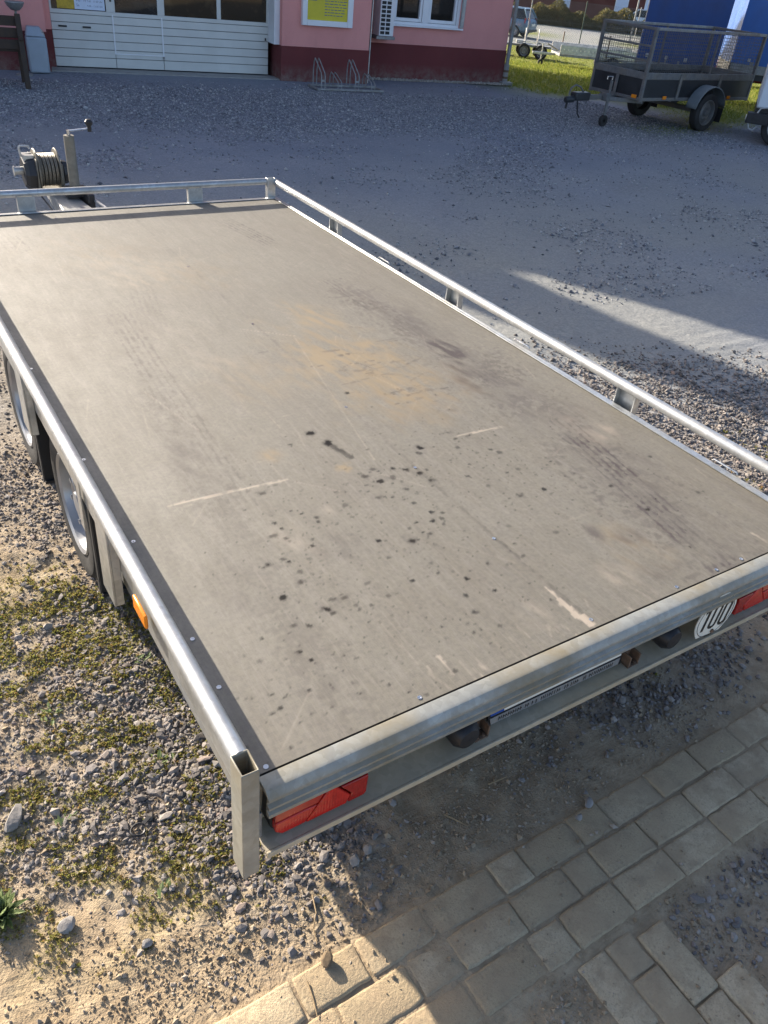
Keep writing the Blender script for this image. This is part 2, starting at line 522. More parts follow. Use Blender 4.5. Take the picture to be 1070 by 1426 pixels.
def gravel_mask(x, y):
    """density of loose stones, 0..1"""
    n = vnoise(x * 1.1, y * 1.1, 3, 4)
    n2 = vnoise(x * 3.1, y * 3.1, 8, 3)
    left = (1 - sst(.30, .55, x)) * sst(.10, .55, y + .35 * np.minimum(x, 0) + .12 * n) * sst(-9, -6, x)
    track = np.exp(-((x + .42 + .08 * n) / .22) ** 2) * sst(1.1, 1.7, y)          # sandy wheel track
    heap = np.exp(-((x - .1) / .22) ** 2 - ((y - .4) / .42) ** 2)
    g = left * np.clip(.62 + .4 * n + .25 * n2, 0.05, 1) * (1 - .85 * track) + .9 * heap
    right = sst(2.2, 2.5, x) * (1 - sst(4.2, 5.2, x)) * (1 - sst(2.3, 3.3, y + .5 * (x - 2.5))) * sst(-.1, .25, y)
    g = g + right * np.clip(.75 + .5 * n, 0, 1)
    und = sst(.9, 1.4, x) * (1 - sst(2.0, 2.4, x)) * sst(-.1, .15, y) * (1 - sst(.8, 1.6, y))
    g = g + und * np.clip(.55 + .5 * n2, 0, 1)
    br = sst(.85, 1.05, x) * (1 - sst(-.52, -.47, y)) * np.clip(.3 + .6 * n2, 0, 1) * .55
    edge = np.exp(-((x - .33) / .12) ** 2 - ((y - .08) / .1) ** 2) * .35
    g = g + br + edge + .10 * np.clip(n2, 0, 1) * (x > .3) * (y < .9) * (y > -.12)
    return np.clip(g, 0, 1)

def moss_mask(x, y):
    n = vnoise(x * 3.4, y * 3.4, 21, 4)
    n2 = vnoise(x * 13, y * 13, 22, 3)
    left = (1 - sst(.12, .3, x)) * sst(-.10, .22, y + .22 * np.minimum(x, .2)) * (1 - .9 * sst(1.3, 1.9, y))
    band = left * np.clip(.47 + .35 * n + .75 * n2, 0, 1)
    right = sst(2.3, 2.6, x) * (1 - sst(3.2, 3.8, x)) * sst(.2, .4, y) * (1 - sst(1.3, 1.9, y + .3 * (x - 2.5)))
    und = sst(1.0, 1.3, x) * (1 - sst(1.7, 1.95, x)) * sst(-.08, .0, y) * (1 - sst(.25, .5, y))
    return np.clip(band + right * np.clip(.2 + .6 * n, 0, 1) * .8 + und * np.clip(.1 + .6 * n, 0, 1) * .6, 0, 1)

def micro(x, y):
    near = np.exp(-(np.maximum(0, np.hypot(x - .5, y - 1) - 5) / 4) ** 2)
    k = np.exp(-(np.maximum(0, np.maximum(y + .06, -.49 - y)) / .10) ** 2)      # soil levelled against the pavers
    return near * (.010 * vnoise(x * 2.2, y * 2.2, 41, 3) + .007 * vnoise(x * 13, y * 13, 42, 4)) * (1 - .80 * k) + .002 * k * near

def ground_z(x, y):
    low = .0022 * (1 - sst(-.152, -.138, y)) * sst(-.6, -.4, x + y * 0) * (1 - sst(2.4, 2.7, x))     # bed below the pavers
    low = low * sst(-.49, -.455, y) - .004 * (1 - sst(-.49, -.465, y))
    return terrain(x, y) + micro(x, y) + low

def axis(fine0, fine1, step, lo, hi, grow=1.12):
    a = list(np.arange(fine0, fine1, step))
    s = step; q = fine1
    while q < hi:
        a.append(q); s = min(s * grow, 60); q += s
    a.append(hi)
    s = step; q = fine0 - step
    b = []
    while q > lo:
        b.append(q); s = min(s * grow, 60); q -= s
    b.append(lo)
    return np.array(b[::-1] + a)

xs = axis(-1.3, 2.2, .011, -1500, 1500)
ys = axis(-.9, 2.2, .011, -1500, 1500)
X, Y = np.meshgrid(xs, ys)
Z = ground_z(X, Y)
nx, ny = len(xs), len(ys)
idx = np.arange(nx * ny).reshape(ny, nx)
F = np.stack([idx[:-1, :-1], idx[:-1, 1:], idx[1:, 1:], idx[1:, :-1]], -1).reshape(-1, 4)
ground = big_mesh('ground', np.stack([X, Y, Z], -1).reshape(-1, 3), F, M['ground'], True)
tag(ground, 'packed dirt yard with gravel and moss', kind='structure')
D = depth(X, Y)
lat = (X - CX) * GY - (Y - CY) * GX
yardm = sst(2.6, 4.4, Y + .9 * (X - 1.0) * (X > 1) + vnoise(X * .8, Y * .8, 61, 3) * .6)
gfar = sst(8.2, 10.4, Y + .22 * (X - 4) + vnoise(X * .5, Y * .5, 62, 3) * .8) * (1 - sst(12.6, 13.4, Y + .127 * (X - 3)))
gfar = np.maximum(gfar, sst(5.2, 6.6, X) * (1 - sst(9.5, 11, X)) * sst(4.5, 6.5, Y) * (1 - sst(9, 11, Y)) * .7 * (vnoise(X * .6, Y * .6, 66, 3) > -.2))
pat = sst(.12, .5, vnoise(X * .9, Y * .9, 68, 4)) * sst(3.5, 5, Y) * .75
gfar = np.maximum(gfar * np.clip(.8 + .6 * vnoise(X * 1.4, Y * 1.4, 69, 3), .2, 1), pat)
for rr_, cx_, cy_ in ((9.0, 3.0, 16.5), (10.5, 3.2, 16.6), (15.2, 9.5, -7.0), (16.7, 9.6, -7.1)):
    q_ = np.abs(np.hypot(X - cx_, Y - cy_) - rr_ - .15 * vnoise(X * .8, Y * .8, 70, 2))
    gfar = gfar * (1 - .8 * np.exp(-(q_ / .17) ** 2))
gmask = np.clip(np.maximum(gravel_mask(X, Y) * .45, gfar * .85), 0, 1)
lawn = sst(11.3, 11.9, X) * sst(17.2, 18.4, D + vnoise(X * .7, Y * .7, 63, 3)) * (1 - sst(49.5, 50.5, D))
strip = sst(56.5, 57.2, D) * (1 - sst(60.6, 61.4, D)) + sst(69, 70, D)
patch = np.exp(-((X - 12.0) / .9) ** 2 - ((Y - 9.0) / .35) ** 2) * .7 + np.exp(-((X - 14.2) / 1.0) ** 2 - ((Y - 9.9) / .6) ** 2) * .8
green = np.clip(lawn + strip * (X > 11) + patch * np.clip(.5 + vnoise(X * 3, Y * 3, 64, 3), 0, 1) + .28 * moss_mask(X, Y), 0, 1)
roadm = sst(60.6, 61.4, D) * (1 - sst(68.5, 69.5, D)) * .9 + sst(50.2, 51, D) * (1 - sst(56.5, 57.2, D)) * .7
roadm = roadm * (X > 11) + .75 * yardm * (1 - sst(4.5, 8.5, Y)) * np.clip(.75 + .5 * vnoise(X * .9, Y * .9, 72, 4), 0, 1) * (X < 11) + .4 * np.clip(vnoise(X * .35, Y * .35, 73, 4), 0, 1) * (Y > 4) * (Y < 13) * (X < 11)
cola = ground.data.attributes.new('mask', 'FLOAT_COLOR', 'POINT')
cola.data.foreach_set('color', np.stack([gmask * (1 - lawn), green, roadm, np.clip(yardm, 0, 1)], -1).astype(np.float32).ravel())

# ------------------------------------------------------------------ scatter of stones, moss, grass
def ico():
    t = (1 + 5 ** .5) / 2
    v = np.array([(-1, t, 0), (1, t, 0), (-1, -t, 0), (1, -t, 0), (0, -1, t), (0, 1, t), (0, -1, -t), (0, 1, -t), (t, 0, -1), (t, 0, 1), (-t, 0, -1), (-t, 0, 1)], float)
    fcs = np.array([(0, 11, 5), (0, 5, 1), (0, 1, 7), (0, 7, 10), (0, 10, 11), (1, 5, 9), (5, 11, 4), (11, 10, 2), (10, 7, 6), (7, 1, 8), (3, 9, 4), (3, 4, 2), (3, 2, 6), (3, 6, 8), (3, 8, 9), (4, 9, 5), (2, 4, 11), (6, 2, 10), (8, 6, 7), (9, 8, 1)])
    return n_(v), fcs
IV, IF = ico()
OV = np.array([(1, 0, 0), (0, 1, 0), (-1, 0, 0), (0, -1, 0), (0, 0, 1), (0, 0, -1)], float)
OF = np.array([(0, 1, 4), (1, 2, 4), (2, 3, 4), (3, 0, 4), (1, 0, 5), (2, 1, 5), (3, 2, 5), (0, 3, 5)])

def stones(name, pts, size, mat, base='ico', sink=.25, seed=0, flat=(.45, .9)):
    rg = np.random.default_rng(seed)
    N = len(pts)
    V, Fc = (IV, IF) if base == 'ico' else (OV, OF)
    K = len(V)
    v = V[None] * rg.uniform(.62, 1.25, (N, K, 1))
    # chop one random plane to get angular faces
    pl = n_(rg.normal(size=(N, 1, 3)))
    dd = (v * pl).sum(-1, keepdims=True)
    v = v - pl * np.maximum(0, dd - rg.uniform(.25, .7, (N, 1, 1)))
    sc = np.stack([rg.uniform(.75, 1.3, N), rg.uniform(.6, 1.0, N), rg.uniform(*flat, N)], -1)
    v = v * sc[:, None] * np.asarray(size)[:, None, None]
    a = rg.uniform(0, 6.283, N); ca, sa = np.cos(a), np.sin(a)
    t = rg.normal(0, .35, N); ct, st = np.cos(t), np.sin(t)
    y1 = v[..., 1] * ct[:, None] - v[..., 2] * st[:, None]; z1 = v[..., 1] * st[:, None] + v[..., 2] * ct[:, None]
    x2 = v[..., 0] * ca[:, None] - y1 * sa[:, None]; y2 = v[..., 0] * sa[:, None] + y1 * ca[:, None]
    hz = np.asarray(size) * sc[:, 2] * (1 - sink * 2)
    P = np.stack([x2 + pts[:, 0, None], y2 + pts[:, 1, None], z1 + (pts[:, 2] + hz * .6)[:, None]], -1).reshape(-1, 3)
    Fo = (Fc[None] + (np.arange(N) * K)[:, None, None]).reshape(-1, 3)
    return big_mesh(name, P, Fo, mat)

def sample(n, x0, x1, y0, y1, dens, seed):
    rg = np.random.default_rng(seed)
    x = rg.uniform(x0, x1, n); y = rg.uniform(y0, y1, n)
    k = rg.uniform(0, 1, n) < dens(x, y)
    return x[k], y[k]

def not_paver(x, y):
    return ~((y < -.125) & (y > -.47) & (x > -.35) & (x < 2.5)) & ~((y <= -.47) & (x > .64) & (x < .955)) & ~((y < -.67) & (x > .94) & (x < 1.055))

# near gravel
gx, gy = sample(230000, -2.6, .6, -.3, 4.6, lambda x, y: gravel_mask(x, y) ** 1.4 * (.35 + .65 * (y < 2.6)) * not_paver(x, y), 1)
sz = np.clip(RNG.lognormal(math.log(.0052), .46, len(gx)), .0024, .019) * (1 + .35 * np.exp(-((gx - .08) / .25) ** 2 - ((gy - .45) / .45) ** 2))
gp = np.stack([gx, gy, ground_z(gx, gy)], -1)
o1 = stones('gravel', gp, sz, M['gravel'], 'ico', .3, 5, (.4, .75))
tag(o1, 'loose grey crushed stone lying left of the flatbed trailer', 'gravel', kind='stuff')
gx, gy = sample(150000, .45, 5.2, -1.2, 3.6, lambda x, y: gravel_mask(x, y) * (~((x > .5) & (x < 2.0) & (y > 1.2))) * not_paver(x, y), 2)
sz = np.clip(RNG.lognormal(math.log(.0072), .4, len(gx)), .0035, .02)
o2 = stones('gravel', np.stack([gx, gy, ground_z(gx, gy)], -1), sz, M['gravel'], 'ico', .12, 6)
tag(o2, 'loose grey crushed stone right of and behind the flatbed trailer', 'gravel', kind='stuff')
# grit and crumbs on the bare soil
gx, gy = sample(190000, -1.6, 2.2, -1.2, 1.1, lambda x, y: np.clip(.35 + .7 * vnoise(x * 5, y * 5, 77, 3), 0, 1) * np.where(not_paver(x, y), 1, .10), 3)
o3 = stones('soil_crumbs', np.stack([gx, gy, np.maximum(ground_z(gx, gy), np.where(not_paver(gx, gy), -1, .009))], -1), np.clip(RNG.lognormal(math.log(.0028), .55, len(gx)), .001, .012), stone_mat('soil_crumb', [(0, (.22, .165, .105)), (.7, (.37, .29, .195)), (1, (.33, .29, .25))]), 'oct', .25, 7, (.6, 1))
tag(o3, 'small crumbs of dry soil and grit by the pavers', 'soil', kind='stuff')
# yard gravel, farther off
def yd(x, y):
    g = sst(8.2, 10.4, y + .22 * (x - 4) + vnoise(x * .5, y * .5, 62, 3) * .8) * (1 - sst(12.4, 13.2, y + .127 * (x - 3)))
    s = sst(.12, .5, vnoise(x * .9, y * .9, 68, 4)) * .45 + np.clip(vnoise(x * 1.3, y * 1.3, 71, 4) - .2, 0, 1) * .35 + .035
    return np.clip(g * .8 + s, 0, 1) * (~((x > -.1) & (x < 2.1) & (y < 4.2)))
gx, gy = sample(240000, -1.5, 12.5, 3.0, 13.2, yd, 4)
dist = np.hypot(gx - CX, gy - CY)
o4 = stones('yard_gravel', np.stack([gx, gy, ground_z(gx, gy)], -1), np.clip(RNG.lognormal(math.log(.0088), .45, len(gx)), .004, .028), M['gravel_far'], 'oct', .2, 8)
tag(o4, 'dark blue-grey gravel spread over the yard before the pink building', 'gravel', kind='stuff')
gx, gy = sample(1500, 0, 1, 0, 1, lambda x, y: x * 0 + 1, 12)
fa = R(-7.3)
ss = 5.4 + gx * 3.4; dd_ = -.33 + gy * .22
px = 3.02 + ss * math.cos(fa) + dd_ * math.sin(fa); py = 14.35 + ss * math.sin(fa) - dd_ * math.cos(fa)
o5 = stones('pebble_strip', np.stack([px, py, px * 0 + .004], -1), RNG.uniform(.012, .03, len(px)), stone_mat('pebble', [(0, (.25, .22, .18)), (1, (.5, .46, .4))]), 'oct', .2, 9)
tag(o5, 'pale pebble strip along the maroon plinth under the window', 'gravel', kind='stuff')

def blades(name, pts, n, h, wd, mat, seed, lean=.6):
    rg = np.random.default_rng(seed)
    N = len(pts)
    P = np.repeat(pts, n, 0)
    hh = np.repeat(np.asarray(h), n) * rg.uniform(.55, 1.15, N * n)
    ww = hh * wd * rg.uniform(.7, 1.3, N * n)
    a = rg.uniform(0, 6.283, N * n); l = np.abs(rg.normal(0, lean, N * n))
    d = np.stack([np.cos(a) * np.sin(l), np.sin(a) * np.sin(l), np.cos(l)], -1)
    s = n_(np.cross(d, rg.normal(size=(N * n, 3))))
    b = P + np.stack([np.cos(a), np.sin(a), a * 0], -1) * (hh * .18)[:, None]
    m = b + d * (hh * .55)[:, None]
    e = b + d * hh[:, None] - np.array((0, 0, 1.0)) * (hh * .12)[:, None]
    V = np.stack([b, m + s * ww[:, None] * .5, e, m - s * ww[:, None] * .5], 1).reshape(-1, 3)
    Fq = np.arange(N * n * 4).reshape(-1, 4)
    return big_mesh(name, V, Fq, mat)

mx, my = sample(110000, -1.9, .35, -.3, 2.2, lambda x, y: np.clip(moss_mask(x, y) * 1.25 - .28, 0, 1) * .8 * not_paver(x, y), 31)
mp = np.stack([mx, my, ground_z(mx, my) + .001], -1)
om = blades('moss', mp, 6, RNG.uniform(.005, .013, len(mx)), .6, M['moss'], 32, .85)
tag(om, 'yellow-green moss growing between the stones left of the trailer', 'moss', kind='stuff')
mx, my = sample(22000, 1.0, 3.9, -.1, 2.0, lambda x, y: moss_mask(x, y) ** 1.3 * .8 * not_paver(x, y), 33)
om2 = blades('moss', np.stack([mx, my, ground_z(mx, my) + .002], -1), 6, RNG.uniform(.01, .022, len(mx)), .5, M['moss'], 34, .8)
tag(om2, 'yellow-green moss in the gravel right of and behind the trailer', 'moss', kind='stuff')
# lawn behind
lx, ly = sample(90000, 11.5, 45, 8, 45, lambda x, y: sst(17.4, 18.6, depth(x, y) + vnoise(x * .7, y * .7, 63, 3)) * (1 - sst(49, 50, depth(x, y))) * sst(11.5, 12, x) * (((x - CX) * GY - (y - CY) * GX) > -2) * (.35 + .65 * (depth(x, y) < 38)), 35)
og = blades('grass', np.stack([lx, ly, terrain(lx, ly) - .01], -1), 5, RNG.uniform(.05, .14, len(lx)), .12, M['grass'], 36, .6)
tag(og, 'patchy yellow-green lawn beside the pink building', 'grass', kind='stuff')
lx, ly = sample(9000, 11, 16, 8, 11, lambda x, y: np.clip(np.exp(-((x - 12.0) / .9) ** 2 - ((y - 9.0) / .3) ** 2) * .8 + np.exp(-((x - 14.2) / 1.0) ** 2 - ((y - 9.9) / .6) ** 2), 0, 1), 37)
og2 = blades('grass', np.stack([lx, ly, terrain(lx, ly) - .004], -1), 4, RNG.uniform(.02, .05, len(lx)), .14, M['grass'], 38, .8)
tag(og2, 'thin grass under and behind the mesh-sided box trailer', 'grass', kind='stuff')

# ------------------------------------------------------------------ pavers
pvm = MB(); pvm.box(-.36, 2.6, -.462, -.138, -.08, -.03)
pavement = obj('pavement', pvm, M['concrete'], None, smooth=False)
tag(pavement, 'three rows of sandy concrete pavers behind the trailer', kind='structure')
pavement.data.materials.clear(); pavement.data.materials.append(simple('joint_sand', (.30, .255, .19), .95, 0, .25, 40, .6, 150))
def paver_mesh(w_, d_):
    hw, hd = w_ / 2, d_ / 2
    ol = []
    for (ax, ay, bx_, by_) in ((-hw, -hd, hw, -hd), (hw, -hd, hw, hd), (hw, hd, -hw, hd), (-hw, hd, -hw, -hd)):
        L_ = math.hypot(bx_ - ax, by_ - ay); k = max(3, int(L_ / .022)); c_ = random.uniform(.002, .006) / L_
        for i in range(k):
            t = c_ + (1 - 2 * c_) * i / (k - 1)
            j = random.gauss(0, .0009) - (.003 if random.random() < .07 else 0)
            nx2, ny2 = (by_ - ay) / L_, -(bx_ - ax) / L_
            ol.append((ax + (bx_ - ax) * t + nx2 * j, ay + (by_ - ay) * t + ny2 * j))
    n = len(ol)
    rings = [(1.0, -.055), (1.0, -.0045), (1 - .006 / d_, -.0012), (1 - .016 / d_, 0)]
    vs = []
    for sc_, z in rings:
        for x, y in ol:
            e = 1 - (1 - sc_) * (d_ / w_)
            vs.append((x * e, y * sc_, z + (random.gauss(0, .0006) if z > -.01 else 0)))
    fs = [(i * n + k, i * n + (k + 1) % n, (i + 1) * n + (k + 1) % n, (i + 1) * n + k) for i in range(3) for k in range(n)]
    fs.append(tuple(3 * n + k for k in range(n)))
    return mesh_of('paver', MB().add(vs, fs), ang=60)
PM = {}
def paver(cx, cy, wd, dp, z=.009, rz=0, parent=pavement):
    k = (round(wd, 3), round(dp, 3), random.randrange(4))
    if k not in PM:
        PM[k] = paver_mesh(wd, dp); PM[k].materials.append(M['paver'])
    o = bpy.data.objects.new('paver', PM[k]); COL.objects.link(o)
    o.parent = parent
    o.location = (cx, cy, z + random.uniform(-.003, .003))
    o.rotation_euler = (random.gauss(0, .008), random.gauss(0, .006), rz + random.gauss(0, .008))
rows = [(-.192, [-.20, .0, .183, .383, .614, .720, .915, 1.045, 1.255, 1.46, 1.665, 1.87, 2.07, 2.27, 2.47]),
        (-.298, [-.28, -.08, .07, .27, .395, .605, .80, .905, 1.105, 1.315, 1.52, 1.72, 1.92, 2.12, 2.32, 2.5]),
        (-.404, [-.2, .0, .17, .375, .58, .695, .90, 1.11, 1.32, 1.53, 1.73, 1.93, 2.13, 2.33])]
for cy, js in rows:
    for a, b in zip(js[:-1], js[1:]):
        gap = .006
        paver((a + b) / 2, cy + random.uniform(-.002, .002), round((b - a - gap) * 200) / 200, .0985)
pv2 = MB(); pv2.box(.60, 1.75, -1.35, -.482, -.08, -.035)
pave2 = obj('pavement', pv2, pavement.data.materials[0], None, smooth=False)
tag(pave2, 'turned concrete pavers at the bottom right corner', kind='structure')
for i, x in enumerate([.70, .80, .90, 1.0]):
    y = (-.478, -.476, -.50, -.68)[i]
    if i == 1: paver(x, y - .05, .094, .095, .004, 0, pave2); y -= .1
    while y > -1.3:
        paver(x, y - .1, .0965, .195, .006, 0, pave2); y -= .2

# ------------------------------------------------------------------ stones, twigs, weed lying about singly
def rock(loc, size, label, stretch=(1, 1, .7), rz=0, name='stone', seed=1, mat=None):
    rg = np.random.default_rng(seed)
    v, fc = IV.copy(), IF
    # subdivide once
    mid = {}; vs = [tuple(q) for q in v]; nf = []
    def m_(a, b):
        k = (min(a, b), max(a, b))
        if k not in mid:
            q = n_((np.array(vs[a]) + np.array(vs[b])) / 2); mid[k] = len(vs); vs.append(tuple(q))
        return mid[k]
    for a, b, c in fc:
        x, y, z = m_(a, b), m_(b, c), m_(c, a)
        nf += [(a, x, z), (b, y, x), (c, z, y), (x, y, z)]
    V = np.array(vs)
    for _ in range(6):
        p_ = n_(rg.normal(size=3)); d = V @ p_
        V = V - p_ * np.maximum(0, d - rg.uniform(.55, .85))[:, None]
    V = V * (1 + .04 * rg.normal(size=(len(V), 1))) * np.array(stretch) * size
    mb = MB(); mb.add(V, nf)
    o = obj(name, mb, mat or M['rock'], None, smooth=True, ang=22)
    o.location = (loc[0], loc[1], float(ground_z(np.array(loc[0]), np.array(loc[1]))) + size * stretch[2] * .55)
    o.rotation_euler = (0.1, -.08, rz)
    tag(o, label, 'stone')
    return o
M['rock'] = simple('rock', (.27, .25, .23), .85, 0, .3, 30, .5, 90)
rock((-.475, .62), .03, 'long grey-green stone at the left edge above the weed', (1.5, .8, .6), .9, seed=3)
rock((-.43, .25), .022, 'flat dark stone on bare sand low at the left', (1.3, .9, .5), .5, seed=4)
rock((-.27, .11), .017, 'small pale stone on bare sand near the bottom edge', (1, .9, .8), .2, seed=5)
rock((.295, .045), .018, 'upright pale stone just left of the trailer shadow edge', (.7, .9, 1.3), .4, seed=6)
rock((.345, .055), .017, 'rounded grey stone touching the trailer shadow edge', (1, .9, .9), 1.4, seed=7)
rock((.95, -.165), .014, 'grey pebble lying on the pavers behind the number plate', (1, .8, .8), .4, seed=8).location.z += .016
rock((1.02, -.14), .017, 'dark flat stone on the edge of the first paver row', (1.2, .8, .5), .4, seed=9).location.z += .012
rock((.10, -.152), .02, 'brown clump of soil on the sunlit paver row', (1.1, .8, .8), 1, seed=10, mat=simple('soil_clump', (.16, .115, .07), .95, 0, .3, 60, .6, 120)).location.z += .01

def twig(pts, r, label):
    b = MB(); b.tube(pts, [r * (1 - .5 * i / len(pts)) for i in range(len(pts))], 6)
    tag(obj('twig', b, M['twig'], None), label, 'twig')
twig([(.605, .045, .012), (.62, .02, .013), (.645, -.02, .011)], .0035, 'short straight straw-coloured twig in the shade behind the left tail light')
twig([(.15, .02, .008), (.135, -.03, .013), (.11, -.06, .008), (.10, -.10, .008)], .0025, 'bent dry twig on the sand left of the pavers')
twig([(.79, .065, .01), (.83, .06, .012), (.86, .06, .01)], .0025, 'thin pale twig in the shade under the number plate')
twig([(.035, -.17, .016), (.03, -.21, .014), (.02, -.25, .013)], .002, 'thin root lying across the sunlit pavers')
rb = MB()
for (rr_, a0, a1) in ((.019, .4, 6.0),):
    rb.tube([(math.cos(t) * rr_, math.sin(t) * rr_, .006 + .002 * math.sin(2 * t)) for t in np.linspace(a0, a1, 18)], .0035, 6)
rb.bar((.016, .01, .006), (.038, .022, .01), .012, .005)
rg_ = obj('plastic_ring', rb, M['plastic'], None)
rg_.location = (-.19, .42, .008)
tag(rg_, 'broken black plastic ring lying among the moss and stones', 'litter')
wd_ = MB()
for i in range(90):
    a = random.uniform(0, 6.283); l = random.uniform(.03, .085); t = random.uniform(.15, 1.1)
    d = np.array((math.cos(a) * math.sin(t), math.sin(a) * math.sin(t), math.cos(t)))
    s = np.array((-math.sin(a), math.cos(a), 0)) * l * .13
    b0 = np.array((math.cos(a), math.sin(a), 0)) * random.uniform(0, .012)
    m1 = b0 + d * l * .5; e = b0 + d * l - np.array((0, 0, l * .22))
    wd_.add([b0, m1 + s, e, m1 - s], [(0, 1, 2, 3)])
wo_ = obj('weed', wd_, M['weed'], None, smooth=False)
wo_.location = (-.56, .36, .004)
tag(wo_, 'grey-green leafy weed at the left edge of the picture', 'plant')

wl = MB()
for (cx_, cy_, n2_) in [(-.30, .95, 14), (-.05, .62, 10), (.03, 1.05, 12), (-.62, .8, 12), (-.36, .55, 9), (-.2, .22, 8), (-.5, 1.3, 12), (.14, .52, 9)]:
    for i in range(n2_):
        a = random.uniform(0, 6.283); l = random.uniform(.015, .04); t = random.uniform(.3, 1.3)
        d = np.array((math.cos(a) * math.sin(t), math.sin(a) * math.sin(t), math.cos(t)))
        s2 = np.array((-math.sin(a), math.cos(a), 0)) * l * .16
        b0 = np.array((cx_ + random.gauss(0, .012), cy_ + random.gauss(0, .012), .004)); m1 = b0 + d * l * .55; e = b0 + d * l - np.array((0, 0, l * .15))
        wl.add([b0, m1 + s2, e, m1 - s2], [(0, 1, 2, 3)])
tag(obj('weeds', wl, M['weed'], None, smooth=False), 'small green weed seedlings sprouting between the gravel stones', 'weeds', kind='stuff')

# ------------------------------------------------------------------ flatbed trailer
DK = .65
T0 = (.985, 2.05, 0)
ft = thing('flatbed_trailer', 'galvanised flatbed trailer with worn plywood deck, pipe rails and winch', 'trailer', T0)
def tp(name, mb, mat, parent=None, **kw):
    return obj(name, mb, mat, parent or ft, off=T0, **kw)

# deck with stains kept as a vertex attribute
dx = np.arange(-.0175, 2.0 + 1e-6, .0055)
yy = [0.0045]; s_ = .0048
while yy[-1] < 4.10:
    yy.append(yy[-1] + s_); s_ = min(s_ * 1.0025, .0105)
dy = np.array(yy)
DX, DY = np.meshgrid(dx, dy)
SPOTS = [(754,1228,12),(653,1183,7),(777,1132,9),(837,928,12),(899,906,6),(935,884,9),(969,843,10),(981,789,12),(786,903,9),(820,858,10),(869,860,8),(884,827,7),(768,855,5),(750,823,6),(764,778,8),(804,762,7),(877,779,6),(894,744,6),(849,707,5),(1222,1034,12),(1065,980,11),(1041,954,9),(1194,930,6),(1272,981,5),(1288,984,8),(1222,983,7),(1116,967,5),(1239,871,6),(1162,820,6),(1165,715,7),(1140,681,7),(1217,672,5),(1113,759,5),(474,828,5),(497,801,5),(494,821,4),(403,795,7),(370,739,9),(399,711,9),(407,759,4),(414,681,4),(469,676,6),(453,645,6),(348,627,8),(359,610,4),(299,620,8),(415,597,7),(367,557,7),(395,533,5),(348,517,8),(277,483,7),(391,418,6),(423,407,9),(359,391,8),(366,369,5),(522,744,6),(529,765,5),(574,712,5),(641,787,6),(631,721,5),(622,679,5),(643,583,7),(732,545,10),(804,545,7),(765,598,7),(850,597,6),(884,596,7),(872,570,7),(903,619,6),(877,637,6),(690,516,5),(797,612,5),(787,562,4),(776,326,5),(716,380,5),(727,427,4),(626,503,4),(513,433,6),(534,362,5),(631,387,6),(715,200,6),(1052,471,6),(1012,393,6),(821,248,4),(491,978,6),(433,954,9),(884,1049,5),(653,861,4),(680,849,4),(727,834,3),(1254,723,4),(1315,838,7),(1294,872,6),(1380,947,7),(1440,1038,5),(163,368,5),(254,374,5),(291,355,4),(229,282,5),(239,246,3),(125,299,5),(105,190,5),(127,170,4),(104,144,5),(81,139,6),(190,162,4),(202,152,3),(211,93,4),(159,96,2),(297,239,4),(342,200,4),(287,100,3),(366,89,3),(384,136,3),(429,22,3),(396,47,3),(535,53,6),(519,34,3),(662,140,6),(599,197,4),(741,129,3),(588,283,4),(503,294,4),(477,350,3),(439,350,4),(439,370,3),(1449,714,9),(1829,587,7),(1802,336,9),(1540,502,7),(1482,426,6),(1493,386,5),(1550,343,5),(1170,382,7),(997,333,6),(928,324,5),(877,352,5),(938,145,5),(732,268,5),(1304,586,5),(1312,555,5),(1202,587,8),(1305,725,6),(1338,666,5),(1216,671,6)]
DR = np.zeros_like(DX); DG = np.zeros_like(DX); DB = np.zeros_like(DX); DA = np.zeros_like(DX)
nzf = vnoise(DX * 60, DY * 60, 91, 2); nzm = vnoise(DX * 9, DY * 9, 92, 4); nzl = vnoise(DX * 2.5, DY * 2.5, 93, 4)
nzs = vnoise(DX * 34 + DY * 9, DY * 12 - DX * 3, 95, 4)
def blob(A, x, y, rx, ry, amt, soft=.5, wob=.25, ang=0):
    m = (np.abs(DX - x) < 2.2 * max(rx, ry)) & (np.abs(DY - y) < 2.2 * max(rx, ry))
    if not m.any(): return
    ca, sa = math.cos(ang), math.sin(ang)
    ax_ = (DX[m] - x) * ca + (DY[m] - y) * sa; ay_ = -(DX[m] - x) * sa + (DY[m] - y) * ca
    d = np.sqrt((ax_ / rx) ** 2 + (ay_ / ry) ** 2) + wob * (nzf[m] if max(rx, ry) < .05 else nzm[m])
    v = amt * (1 - sst(1 - soft, 1 + soft * .3, d))
    if max(rx, ry) > .04: v = v * np.clip(.62 + .75 * nzs[m] + .35 * nzm[m], .08, 1.25)
    A[m] = np.maximum(A[m], v)
def seg(A, p, q, wd, amt, soft=.6, rag=.5):
    if wd < .008: amt *= max(.45, wd / .008); wd = .008; rag = min(rag, .35)
    p = np.array(p); q = np.array(q); L = np.linalg.norm(q - p); d = (q - p) / L
    t = (DX - p[0]) * d[0] + (DY - p[1]) * d[1]; n = np.abs(-(DX - p[0]) * d[1] + (DY - p[1]) * d[0])
    tc = np.clip(t, 0, L); dist_ = np.hypot(n, t - tc) / (wd / 2) + rag * nzf
    v = amt * (1 - sst(1 - soft, 1.05, dist_)) * np.clip(.75 + .5 * nzm, .25, 1)
    np.maximum(A, v, out=A)
